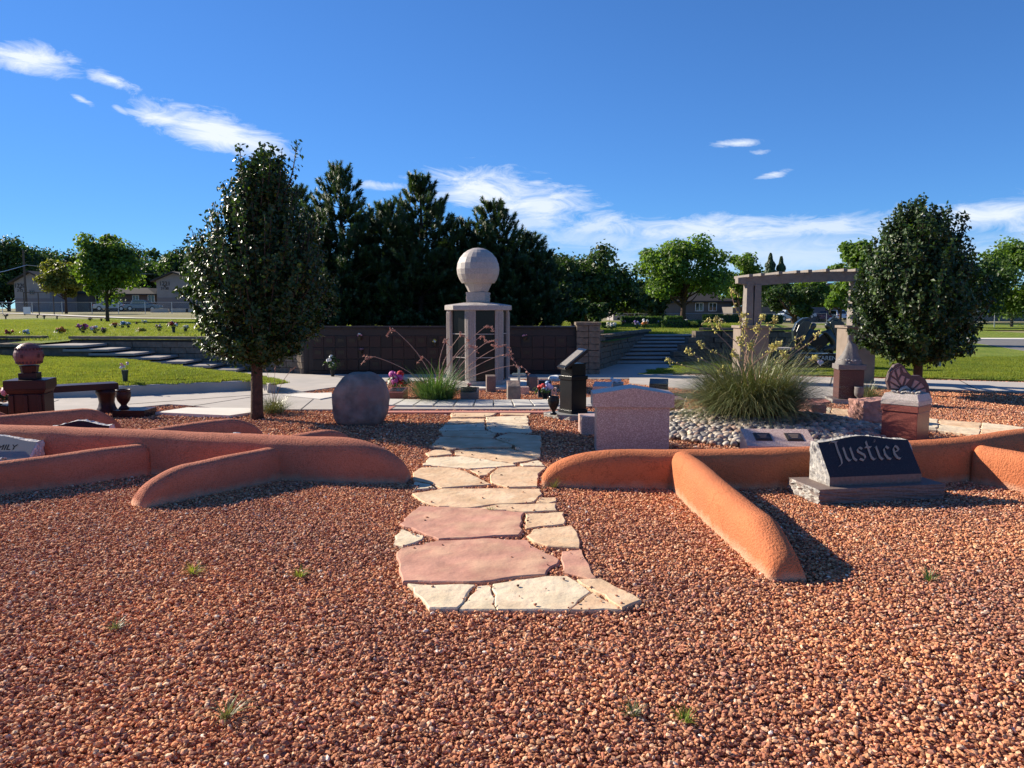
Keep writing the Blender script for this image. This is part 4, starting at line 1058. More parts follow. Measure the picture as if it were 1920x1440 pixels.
for i in range(len(lv)-1):
    for k in range(NS): fs.append((i*NS+k, i*NS+(k+1) % NS, (i+1)*NS+(k+1) % NS, (i+1)*NS+k))
fs.append(tuple(range((len(lv)-1)*NS, len(lv)*NS))); mb.add(vs, fs, M=Matrix.Translation((0,0,.66)))
mb.build('carved_figure', M_granGd, t, smooth=True)
mb = MB(); rr = random.Random(8)
for k in range(22):
    a = rr.uniform(PI*.95, PI*2.05); mb.ico((.16*math.cos(a), .15*math.sin(a)-.01, .70+rr.uniform(-.02,.05)), (.035,.018,.014), .2, rot=Matrix.Rotation(rr.uniform(0,3), 3, 'Z') @ Matrix.Rotation(rr.uniform(-.7,.7), 3, 'X'))
mb.build('carved_flowers', M_rough, t)
vase('stone_vase', 'dark goblet vase at the foot of the robed figure pedestal', (5.78, 12.72, .08), .22, .075, M_granGd, prof=[(.75,0),(.8,.04),(.35,.12),(.45,.2),(.9,.34),(1.0,.6),(.95,.9),(1.0,1.0),(.85,1.0),(.8,.9)])
# --- angels monument
t = thing('angel_monument', 'green-black carved monument of two winged figures round a heart, on the lawn', 'monument', (8.00, 20.0, .04), R(-4))
mb = MB(); mb.box((.15,.05,.07), (2.35,.62,.14)); mb.build('plinth', M_granK, t, bevel=.01)
mb = MB(); mb.box((.10,.05,.26), (1.15,.34,.26)); mb.build('name_block', M_granK, t, bevel=.01)
for x in (-1.28, 1.15):
    mb = MB(); mb.box((x+.02,.05,.30), (.10,.30,.34)); mb.box((x+.02,.05,.49), (.20,.36,.05)); mb.build('side_post', M_granK, t, bevel=.01)
MT = Matrix.Translation((.10, -.125, .27)) @ Matrix.Rotation(PI/2, 4, 'X')
text_obj('MASCARENAS', .155, 'lettering', M_letterW, t, MT, .003)
vz = Matrix.Translation((0, .05, .40)) @ Matrix.Rotation(PI/2, 4, 'X')
WL_ = [(-.30,.02),(-.52,.12),(-.66,.34),(-.68,.58),(-.60,.78),(-.45,.90),(-.30,.92),(-.22,.84),(-.27,.70),(-.36,.52),(-.38,.30)]
for s_, nm in ((1, 'left'), (-1, 'right')):
    mb = MB(); mb.prism([(s_*x, y) for x, y in WL_], -.10, .08, M=vz); mb.prism([(s_*(x*.86-.04), y*.93+.02) for x, y in WL_], .08, .12, M=vz, sc=.92)
    for k in range(5):
        mb.tube([(s_*(-.40-.05*k), -.03, .44+.1*k*.3), (s_*(-.44-.045*k), -.075, .75), (s_*(-.40-.04*k), -.07, 1.10-.03*k)], [.012,.02,.01], 6)
    mb.build('wing', M_angel, t, bevel=.01)
def skin(name, vr, ed, m, parent, M=None, sub=2):
    me = bpy.data.meshes.new(name); me.from_pydata([v[:3] for v in vr], ed, []); 
    if M is not None: me.transform(M)
    o = link(name, me, parent); sk = o.modifiers.new('skin', 'SKIN'); me.skin_vertices.new() if not me.skin_vertices else None
    for i, v in enumerate(vr): me.skin_vertices[0].data[i].radius = (v[3], v[4] if len(v) > 4 else v[3])
    me.skin_vertices[0].data[0].use_root = True
    s2 = o.modifiers.new('sub', 'SUBSURF'); s2.levels = sub; s2.render_levels = sub; me.materials.append(m); return o
for s_ in (1, -1):
    vr = [(-.42*s_,0,.50,.13,.12),(-.36*s_,-.02,.72,.11,.10),(-.28*s_,-.02,.92,.13,.10),(-.22*s_,-.03,1.02,.05),(-.18*s_,-.04,1.10,.085,.085),(-.14*s_,-.05,1.18,.06),
          (-.14*s_,-.08,.95,.05),(.0,-.10,.99 if s_ > 0 else .93,.035),
          (-.22*s_,-.04,.52,.09),(-.08*s_,-.02,.46,.06)]
    ed = [(0,1),(1,2),(2,3),(3,4),(4,5),(2,6),(6,7),(0,8),(8,9)]
    skin('carved_angel', vr, ed, M_angel, t)
mb = MB(); hp = []
for k in range(28):
    a = 2*PI*k/28; hp.append((.021*16*math.sin(a)**3*.80, .021*(13*math.cos(a)-5*math.cos(2*a)-2*math.cos(3*a)-math.cos(4*a))*.82+.30))
mb.prism(hp, -.05, .05, M=vz); mb.build('heart_stone', M_granK, t, bevel=.008)
t2 = thing('paper_heart', 'small lavender heart standing on the base of the winged monument', 'heart ornament', (7.9, 19.62, .11), 0)
mb = MB(); mb.prism([(x*.28, y*.28+.02) for x, y in hp], -.012, .012, M=Matrix.Rotation(PI/2, 4, 'X')); mb.build('heart', flat('lavender', (.50,.42,.65)), t2, bevel=.004)
# bench slab (pale) left of it
t = thing('stone_bench', 'long pale-topped dark bench between the pergola pillar and the winged monument', 'bench', (6.35, 19.2, 0), 0)
mb = MB(); mb.box((0,0,.60), (1.25,.38,.05)); mb.build('seat', M_granG, t, bevel=.008)
for x in (-.45,.45):
    mb = MB(); mb.box((x,0,.29), (.16,.32,.57)); mb.build('leg', M_granK, t, bevel=.01)
# --- rough pink rocks
def rock(name, label, c, d, seed, m, cat='rock', rz=0, boxy=.5, amp=.10):
    bm = bmesh.new(); bmesh.ops.create_cube(bm, size=2); bmesh.ops.subdivide_edges(bm, edges=bm.edges[:], cuts=14, use_grid_fill=True)
    for v in bm.verts:
        p = v.co.copy(); q = p.normalized(); k = p.length
        s = q*(1-boxy) + p*boxy*.9
        nn = fbm(q*1.6+Vector((seed, seed*2, 0)), 5); s *= 1+amp*nn+.05*mnoise.noise(q*5+Vector((seed,0,0)))
        v.co = Vector((s.x*d[0]/2, s.y*d[1]/2, s.z*d[2]/2))
    bmesh.ops.recalc_face_normals(bm, faces=bm.faces)
    me = bpy.data.meshes.new(name); bm.to_mesh(me); bm.free(); me.materials.append(m)
    o = link(name, me, None, loc=(c[0], c[1], c[2]+d[2]*.42), rotz=rz); tag(o, label, cat); return o
rock('pink_rock', 'rough-hewn pink sandstone block beside the butterfly pedestal', (5.02,10.62,0), (.58,.40,.40), 3, M_rockp, rz=R(8), boxy=.75, amp=.14)
rock('pink_rock', 'smaller pink sandstone block right of the spiky clump', (4.42,11.2,0), (.32,.32,.24), 9, M_rockp, rz=R(20), boxy=.75, amp=.14)
bm = bmesh.new(); bmesh.ops.create_icosphere(bm, subdivisions=5, radius=1)
for v in bm.verts:
    q = v.co.copy(); k = (abs(q.x)**3.2+abs(q.y)**3.2+(abs(q.z)**3.2 if q.z < 0 else abs(q.z)**2.2))**(1/(3.2 if q.z < 0 else 2.6)); q /= k
    q *= 1+.045*fbm(v.co*1.3+Vector((14,3,0)), 4); sh = 1-.10*max(0, q.z)
    v.co = Vector((q.x*.375*sh+.02*q.z, q.y*.30, q.z*.39))
me = bpy.data.meshes.new('boulder'); bm.to_mesh(me); bm.free(); me.materials.append(M_boulder); me.polygons.foreach_set('use_smooth', [True]*len(me.polygons))
tag(link('boulder', me, None, loc=(-2.10, 10.6, .33)), 'smooth upright grey-purple boulder beside the flagstone path', 'boulder')
# --- balloon urn monument on the left
t = thing('balloon_urn_monument', 'red stone pedestal topped by a small hot-air balloon, beside the bench', 'monument', (-6.30, 10.0, 0), R(14))
mb = MB(); mb.prism([(-.245,-.22),(.245,-.22),(.245,.22),(-.245,.22)], 0, .14); mb.build('plinth', M_granRd, t, bevel=.01)
mb = MB(); mb.prism([(-.21,-.19),(.21,-.19),(.21,.19),(-.21,.19)], .14, .50); mb.build('pedestal', M_granRd, t, bevel=.01)
mb = MB(); mb.prism([(-.21,-.19),(.21,-.19),(.21,.19),(-.21,.19)], .50, .56, sc=1.12); mb.prism([(-.245,-.225),(.245,-.225),(.245,.225),(-.245,.225)], .56, .68); mb.build('pedestal_cap', M_granRd, t, bevel=.01)
mb = MB()
for x in (-.16, 0, .16): mb.box((x,-.20,.32), (.045,.03,.34))
mb.build('carved_posts', M_granRd, t, bevel=.006)
mb = MB(); mb.prism([(-.105,-.105),(.105,-.105),(.105,.105),(-.105,.105)], .68, .765); mb.build('basket', M_granRd, t, bevel=.006)
mb = MB(); mb.lathe([(.095,.765),(.10,.77),(.115,.85),(.125,.86)], 12); mb.build('balloon_skirt', M_granRd, t)
M_bal = mat('balloon red stone', (.19,.075,.07), (.14,.055,.055), 30, .55, .001, 60, spec=.3)
bl = balloon(t, .985, .172, M_bal, seg=24)
mb = MB()
for k in range(22):
    a = 2*PI*k/22
    for (zz, rr_, hh) in ((.905,.152,.035),(1.075,.150,.03)): mb.box((rr_*math.cos(a), rr_*math.sin(a), zz), (.008,.022,hh), a)
    if k % 4 == 0: mb.box((.174*math.cos(a), .174*math.sin(a), .985), (.008,.03,.045), a)
mb.build('balloon_pattern', flat('pattern dark', (.06,.015,.02)), t)['kind'] = 'stuff'
# --- bench
t = thing('granite_bench', 'dark red granite bench behind the balloon pedestal on the left', 'bench', (-6.62, 11.45, 0), R(38))
mb = MB(); mb.box((-.05,0,.415), (1.35,.34,.095)); mb.build('seat', M_granRd, t, bevel=.006)
for x in (-.5, .48):
    mb = MB(); mb.lathe([(.20,0),(.205,.02),(.155,.09),(.135,.16),(.15,.24),(.185,.30),(.19,.365)], 20, (x,0,0), sx=.8); mb.build('leg', M_granRd, t, smooth=True)
t = thing('flat_marker', 'low dark granite slab under the red vase at the bench end', 'grave marker', (-5.62, 11.35, 0), R(2))
rough_block(.46, .42, .11, [M_granRd, M_granRd], 'slab', t, 5, .004)
vase('stone_vase', 'red granite vase on the low slab beside the bench leg', (-5.78, 11.35, .11), .29, .105, M_granRd, prof=[(.7,0),(.72,.05),(.42,.16),(.4,.22),(.8,.42),(1.0,.66),(.98,.86),(.9,.92),(1.02,.95),(1.02,1.0),(.9,1.0),(.84,.9)])
t = thing('planter_block', 'dark granite block planter at the far left holding flowers', 'planter', (-6.95, 10.15, 0), R(10))
mb = MB(); mb.box((0,0,.16), (.55,.3,.32)); mb.build('block', M_granRd, t, bevel=.01)
# --- small markers in the bed round the tower
def slant(name, label, px, py, w_, d_, h, m, rz=0, face=None, cat='grave marker', hf=None):
    p = G(px, py); t = thing(name, label, cat, (p.x, p.y+d_/2, 0), R(rz)); hf = h*.62 if hf is None else hf
    mb = MB(); vs = [(-w_/2,-d_/2,0),(w_/2,-d_/2,0),(w_/2,d_/2,0),(-w_/2,d_/2,0),(-w_/2,-d_/2,hf),(w_/2,-d_/2,hf),(w_/2,d_/2,h),(-w_/2,d_/2,h)]
    mb.add(vs, [(3,2,1,0),(4,5,6,7),(0,1,5,4),(1,2,6,5),(2,3,7,6),(3,0,4,7)]); mb.build('stone', m, t, bevel=.005)
    if face:
        o = MB(); o.box((0,0,0), (w_*.74, math.hypot(d_, h-hf)*.68, .008)); f = o.build('plaque', face, t, bevel=.002); f.location = (0, 0, (h+hf)/2+.004); f.rotation_euler = (math.atan2(h-hf, d_), 0, 0)
    return t
slant('slant_marker', 'pink slanted marker with a dark plaque, right of the boulder', 742, 752, .30, .34, .21, M_granR, -6, M_granK, hf=.15)
slant('slant_marker', 'grey slanted marker right of the green spiky clump', 880, 754, .31, .26, .24, M_boulder, 0, M_granK, hf=.16)
slant('slant_marker', 'dark grey slanted marker nearest the flagstone path', 963, 753, .22, .22, .35, M_boulder, 6, None, hf=.26)
slant('upright_marker', 'narrow red-brown upright marker in front of the tower', 920, 736, .175, .18, .33, M_roughbr, 8, hf=.31)
slant('upright_marker', 'brown upright marker with a pale side, right of the cross', 998, 733, .165, .22, .31, M_roughbr, 14, hf=.27)
slant('slant_marker', 'squat pinkish marker carrying the green cross', 982, 740, .19, .18, .14, M_granP, 4, hf=.14)
slant('slant_marker', 'small squat pink marker behind the black column', 1036, 741, .16, .2, .13, M_granP, 0, hf=.13)
slant('slant_marker', 'pink slanted block behind the large granite monument', 1132, 742, .34, .32, .23, M_granPl, -14, None, hf=.17)
slant('slant_marker', 'black slanted marker left of the big spiky clump', 1238, 742, .34, .32, .29, M_granK2, -12, None, hf=.22)
slant('slant_marker', 'low red block between the granite monument and the river stones', 1268, 776, .24, .3, .24, M_granR, 0, None, hf=.22)
slant('slant_marker', 'pale slanted marker under the white figurine', 1158, 733, .26, .26, .16, M_granG, -8, None, hf=.14)
# cross
t = thing('cross_marker', 'small mint green latticed cross between two markers', 'cross', G(973, 735).to_tuple(), 0); t.location.z = .14
M_mint = flat('mint', (.40,.52,.44)); mb = MB()
mb.box((0,0,.15), (.045,.02,.32)); mb.box((0,0,.20), (.20,.022,.045)); mb.build('cross', M_mint, t, bevel=.004)
mb = MB()
for k in range(8): mb.ico((0,-.012,.02+k*.04), (.014,.006,.014), .1)
for k in range(-3,4): mb.ico((k*.03,-.013,.20), (.012,.006,.014), .1)
for e in ((0,.32),(.11,.2),(-.11,.2)): mb.ico((e[0],0,e[1]), (.026,.014,.026), .05)
mb.build('cross_beads', M_mint, t)
# framed stand behind flowers, white rock
p = G(1022, 752); t = thing('picture_stand', 'black framed memorial panel standing behind the red and purple flowers', 'memorial frame', (p.x, p.y+.15, 0), R(-4))
mb = MB(); mb.box((0,0,.2), (.24,.02,.32), rx=R(-12)); mb.build('frame', M_granG, t, bevel=.003)
mb = MB(); mb.box((0,-.014,.2), (.21,.01,.29), rx=R(-12)); mb.build('panel', M_granK, t)
rock('white_stone', 'smooth white stone behind the flowers by the black column', (G(1042,722).x, G(1042,722).y, .08), (.32,.3,.14), 5, M_white, 'stone', boxy=.2)
# white lamb figurine
p = G(1158, 733); t = thing('figurine', 'tiny white lying lamb figurine on the pale marker', 'figurine', (p.x, p.y+.12, .145), R(10))
mb = MB(); rr = random.Random(2)
for k in range(26): mb.ico((rr.uniform(-.09,.07), rr.uniform(-.04,.04), .035+rr.uniform(-.015,.03)), (.03,.028,.026), .15)
for k in range(6): mb.ico((-.10+rr.uniform(-.012,.012), rr.uniform(-.015,.015), .08+rr.uniform(-.01,.015)), (.022,.02,.02), .15)
mb.ico((-.135,0,.07), (.018,.013,.013), .05); mb.ico((-.095,.025,.095), (.012,.016,.006)); mb.ico((-.095,-.025,.095), (.012,.016,.006))
mb.build('lamb', flat('figurine white', (.72,.72,.74)), t)
# ---- river stones round the big clump
pbd = bpy.data.objects.new('river_stone_bed', None); COL.objects.link(pbd); struct(pbd)
PC = Vector((3.25, 10.15)); 
def ph(x, y): 
    r2 = ((x-PC.x)/1.62)**2+((y-PC.y)/1.5)**2; return r2, .02+.16*max(0, 1-r2)**.8
mb = MB(); n = 24; rings = 8
mb.v = [(PC.x, PC.y, .14)]
for k in range(1, rings+1):
    for j in range(n):
        a = 2*PI*j/n; x = PC.x+1.6*k/rings*math.cos(a); y = PC.y+1.48*k/rings*math.sin(a); mb.v.append((x, y, ph(x, y)[1]-.03))
for j in range(n): mb.f.append((0, 1+j, 1+(j+1) % n))
for k in range(1, rings):
    for j in range(n): mb.f.append((1+(k-1)*n+j, 1+k*n+j, 1+k*n+(j+1) % n, 1+(k-1)*n+(j+1) % n))
mb.m = [0]*len(mb.f); mb.build('bed_mound', M_mortar, pbd)
pebs = []; rr = random.Random(21); y = PC.y-1.5
while y < PC.y+1.5:
    x = PC.x-1.65
    while x < PC.x+1.65:
        a, b = x+rr.uniform(-.022,.022), y+rr.uniform(-.02,.02); r2, h = ph(a, b)
        if r2 < 1.0: pebs.append((a, b, h+rr.uniform(-.012,.016)))
        x += .070
    y += .066
pebs.sort(key=lambda p: p[1])
PCOL = [(.30,.29,.28),(.22,.22,.23),(.38,.36,.33),(.46,.42,.36),(.34,.28,.25),(.17,.17,.18),(.42,.36,.30),(.50,.48,.45),(.30,.22,.19)]
def pebmesh(seed):
    r3 = random.Random(seed); vs, fs = ICO[2]; q = Matrix.Rotation(r3.uniform(0,3), 3, 'Z'); s = (.053*r3.uniform(.85,1.25), .040*r3.uniform(.85,1.1), .029*r3.uniform(.8,1.2))
    out = []
    for v in vs:
        k = 1+.10*mnoise.noise(Vector(v)*1.3+Vector((seed,0,0))); out.append(q @ Vector((v[0]*s[0]*k, v[1]*s[1]*k, v[2]*s[2]*k)))
    me = bpy.data.meshes.new('river_stone'); me.from_pydata([tuple(v) for v in out], [], fs); me.materials.append(M_pebble); c = PCOL[seed % len(PCOL)]
    v = r3.uniform(.8,1.2); setcol(me, [(c[0]*v, c[1]*v, c[2]*v)]*len(fs)); me.polygons.foreach_set('use_smooth', [True]*len(fs)); return me
pm = [pebmesh(k) for k in range(18)]
vis = [p for p in pebs if p[0] > 1.72][:290]; visset = set(vis)
for p in vis:
    o = link('river_stone', random.choice(pm), pbd); o.location = p; o.rotation_euler = (rr.gauss(0,.35), rr.gauss(0,.35), rr.uniform(0,6.28)); s = rr.uniform(.8,1.35); o.scale = (s,s,s)
big = MB(); cc = []
for p in pebs:
    if p in visset: continue
    vs, fs = ICO[1]; s = rr.uniform(.8,1.3); q = Matrix.Rotation(rr.uniform(0,6), 3, 'Z') @ Matrix.Rotation(rr.gauss(0,.35), 3, 'X')
    big.add([q @ Vector((v[0]*.054*s, v[1]*.041*s, v[2]*.030*s)) + Vector(p) for v in vs], fs); c = random.choice(PCOL); v = rr.uniform(.8,1.2); cc += [(c[0]*v, c[1]*v, c[2]*v)]*len(fs)
o = big.build('river_stones', M_pebble, pbd, smooth=True); setcol(o.data, cc); o['kind'] = 'stuff'

# ================================================================ PLANTS
def blades(name, parent, n, rb, lmin, lmax, spread, droop, wd, m, seed, cols=((1,1,1),), segs=6, ztop=None, upbias=0.0):
    rr = random.Random(seed); mb = MB(); cc = []
    for _ in range(n):
        a = rr.uniform(0, 2*PI); r0 = rb*math.sqrt(rr.random()); p = Vector((r0*math.cos(a), r0*math.sin(a), 0)); a2 = a+rr.gauss(0,.5)
        L_ = rr.uniform(lmin, lmax); lean = (spread*rr.random()**.7)*(1-upbias*rr.random()); dirx = Vector((math.cos(a2), math.sin(a2), 0)); side = Vector((-dirx.y, dirx.x, 0))
        th = lean; pts = [p]; dr = droop*rr.uniform(.4, 1.5)
        for k in range(segs):
            th2 = th + dr*(k/segs)**1.4; p = p + (dirx*math.sin(th2) + Vector((0,0,1))*math.cos(th2) + side*rr.gauss(0,.06))*L_/segs
            if p.z < .01: p.z = .01
            pts.append(p)
        w0 = wd*rr.uniform(.7,1.3); o = len(mb.v)
        for k, q in enumerate(pts):
            w_ = w0*(1-.92*(k/segs)**1.5); mb.v += [tuple(q-side*w_/2), tuple(q+side*w_/2)]
        for k in range(segs): mb.f.append((o+2*k, o+2*k+1, o+2*k+3, o+2*k+2)); mb.m.append(0)
        c = rr.choice(cols); v = rr.uniform(.6,1.35); cc += [(c[0]*v, c[1]*v, c[2]*v)]*segs
    ob = mb.build(name, m, parent); setcol(ob.data, cc); return ob
M_stalk = mat('flower stalk', (.30,.20,.14), (.36,.22,.16), 20, .8)
M_stalkp = mat('flower stalk pink', (.42,.22,.19), (.36,.24,.18), 20, .8)
M_yflow = mat('yellow blossoms', (.62,.55,.16), (.50,.42,.10), 20, .6)
M_rflow = mat('coral blossoms', (.48,.13,.10), (.5,.3,.22), 12, .6)
def stalk(parent, pts, flower, m, r=.007, seed=0, nf=26, t0=.55, fs=.022, branch=2):
    rr = random.Random(seed); P = [Vector(p) for p in catmull([(p[0], p[1], p[2]) for p in pts], 8)]
    mb = MB(); n = len(P); mb.tube(P, [r*(1-.6*i/n) for i in range(n)], 5); fl = MB()
    tips = [(P, t0)]
    for b in range(branch):
        i = int(n*rr.uniform(.45,.75)); d = (P[min(n-1, i+2)]-P[i]).normalized(); sd = Vector((rr.choice((-1,1))*rr.uniform(.3,.7), rr.uniform(-.4,.4), rr.uniform(.0,.5)))
        L_ = (P[-1]-P[i]).length*.6; B = [P[i]+(d*.7+sd)*L_*k/6-Vector((0,0,.15))*L_*(k/6)**2 for k in range(7)]; mb.tube(B, r*.55, 4); tips.append((B, .4))
    for Q, t in tips:
        for k in range(nf if Q is P else nf//2):
            u = t+(1-t)*rr.random(); x = u*(len(Q)-1); i = int(min(len(Q)-2, x)); p = Q[i].lerp(Q[i+1], x-i)
            o = Vector((rr.gauss(0,1), rr.gauss(0,1), rr.gauss(-.3,.8)))*fs*.9; q = Matrix.Rotation(rr.uniform(0,6), 3, 'Z') @ Matrix.Rotation(rr.uniform(0,2), 3, 'X')
            fl.ico(p+o, (fs*.45*rr.uniform(.6,1.2), fs*.45, fs*rr.uniform(.7,1.2)), .35, rot=q); 
            fl.tube([p, p+o], .002, 3)
    mb.build('flower_stalk', m, parent); fl.build('blossoms', flower, parent)
# big clump right
t = thing('yucca_clump', 'huge arching spiky clump with yellow flower stalks in the river stones', 'yucca plant', (3.24, 10.35, .10))
blades('blades', t, 5200, .44, .78, 1.22, 1.08, 1.5, .011, L_blade, 5, ((1,1,.9),(.85,1,.75),(1.25,1.15,1.0),(.7,.85,.7),(1.5,1.3,1.15)), upbias=.15)
blades('dry_blades', t, 300, .42, .5, 1.0, 1.45, 2.2, .008, L_blade, 6, ((2.6,2.1,2.0),(2.2,1.9,1.6)))
rr = random.Random(5)
def wpt(px, py, Y, o): q = V(px, py, Y); return (q.x-o[0], q.y-o[1], q.z-o[2])
O = (3.24, 10.35, .10)
for k, (px, py, Y, nb) in enumerate(((1372,545,10.2,1),(1340,595,10.4,1),(1390,590,10.5,2),(1412,640,10.2,2),(1375,655,10.3,2),(1355,690,10.2,1),(1448,648,10.4,2),(1465,640,10.3,1),(1508,630,10.3,0),(1537,622,10.2,0),(1530,668,10.0,1),(1310,640,10.4,1),(1250,672,10.3,0),(1420,608,10.6,1),(1330,600,10.1,0),(1290,655,10.2,1),(1400,600,10.3,1),(1430,590,10.6,2),(1385,630,10.4,1),(1455,600,10.5,1),(1475,665,10.2,1))):
    e = Vector(wpt(px, py, Y, O)); b = Vector((rr.uniform(-.2,.2), rr.uniform(-.15,.15), .2)); m_ = b.lerp(e, .5)+Vector((-.1*(1 if e.x > 0 else -1), 0, .08))
    tip = e+Vector((rr.uniform(-.14,.14), 0, -.06))
    stalk(t, [b, m_, b.lerp(e, .85)+Vector((0,0,.02)), e, tip], M_yflow, M_stalk, .007, k, 26 if nb else 20, .42, .019, nb)
# left clump with coral stalks
O = (-1.30, 13.15, .02)
t = thing('yucca_clump', 'green spiky clump with long coral flower stalks beyond the boulder', 'yucca plant', O)
blades('blades', t, 1100, .26, .42, .82, 1.1, 1.2, .010, L_bladeg, 15, ((1,1,.9),(.8,.95,.9),(1.2,1.1,.9),(1.3,1.25,1.3)), upbias=.15)
for k, (px, py, Y, nb) in enumerate(((735,620,13.2,1),(688,672,13.0,1),(918,612,13.1,1),(950,650,13.0,2),(982,690,13.0,1),(905,632,13.4,1),(885,650,13.2,1),(835,640,13.3,1),(790,672,13.1,0),(925,640,13.0,1),(955,668,12.9,1),(868,628,13.1,1))):
    e = Vector(wpt(px, py, Y, O)); b = Vector((rr.uniform(-.12,.12), rr.uniform(-.1,.1), .15)); s_ = 1 if e.x > 0 else -1
    stalk(t, [b, b.lerp(e, .5)+Vector((-.05*s_,0,.10)), b.lerp(e, .85)+Vector((0,0,.10)), e, e+Vector((.09*s_,0,-.10))], M_rflow, M_stalkp, .007, k+40, 18, .55, .017, nb)
# small clumps
t = thing('grass_clump', 'small wispy grey-green clump behind the left tree trunk', 'ornamental grass', (-3.62, 11.6, .02))
blades('blades', t, 420, .14, .22, .42, 1.1, 1.2, .008, L_blade, 25, ((1,1,.9),(1.3,1.25,1.2)))
for k in range(4):
    a = rr.uniform(-1,1); stalk(t, [(0,0,.1),(.12*a,0,.4),(.3*a,0,.62),(.42*a,0,.7)], M_stalkp, M_stalkp, .004, 80+k, 6, .7, .012, 0)
t = thing('grass_clump', 'small arching clump right of the robed figure pedestal', 'ornamental grass', (6.42, 13.75, .0))
blades('blades', t, 260, .14, .25, .46, 1.2, 1.5, .010, L_blade, 26)
WEED = [(362,1075,.09,L_turf,'bright green weed tuft in the left gravel'),(563,1082,.08,L_turf,'thin yellow-green weed tuft near the path edge'),(425,1345,.13,L_blade,'dry spreading weed in the nearest gravel on the left'),(1282,1352,.07,L_turf,'tiny weed sprig in the nearest gravel, right of centre'),(1742,1088,.10,L_bladeg,'flat green weed right of the arm\'s long shadow'),(1038,915,.16,L_blade,'tall thin weed at the rounded end of the orange wall'),(1288,940,.06,L_bladeg,'small weed at the foot of the orange arm'),(922,960,.06,L_bladeg,'weed sprig growing in a flagstone joint'),(812,838,.09,L_blade,'pale weed at the shaded left edge of the path'),(1185,1340,.07,L_blade,'withered sprig in the gravel below the path'),(215,1180,.07,L_blade,'small dry sprig in the gravel at far left')]
for px, py, h, m_, lb in WEED:
    p = G(px, py, .01); t = thing('weed', lb, 'weed', p.to_tuple()); blades('leaves', t, 42, .02, h*.5, h*1.2, 1.1, 1.2, .005, m_, int(px), ((1,1,1),(1.4,1.3,.9)), segs=4)
mb = MB(); p = G(1078, 1220, .02); mb.tube([(p.x,p.y,p.z),(p.x+.06,p.y+.03,p.z+.015),(p.x+.12,p.y-.02,p.z+.005)], .003, 5); mb.tube([(p.x+.02,p.y+.05,p.z),(p.x+.07,p.y-.03,p.z+.02)], .002, 5); tag(mb.build('dry_twig', M_stalk), 'bleached forked twig lying on the gravel in front of the path', 'twig')

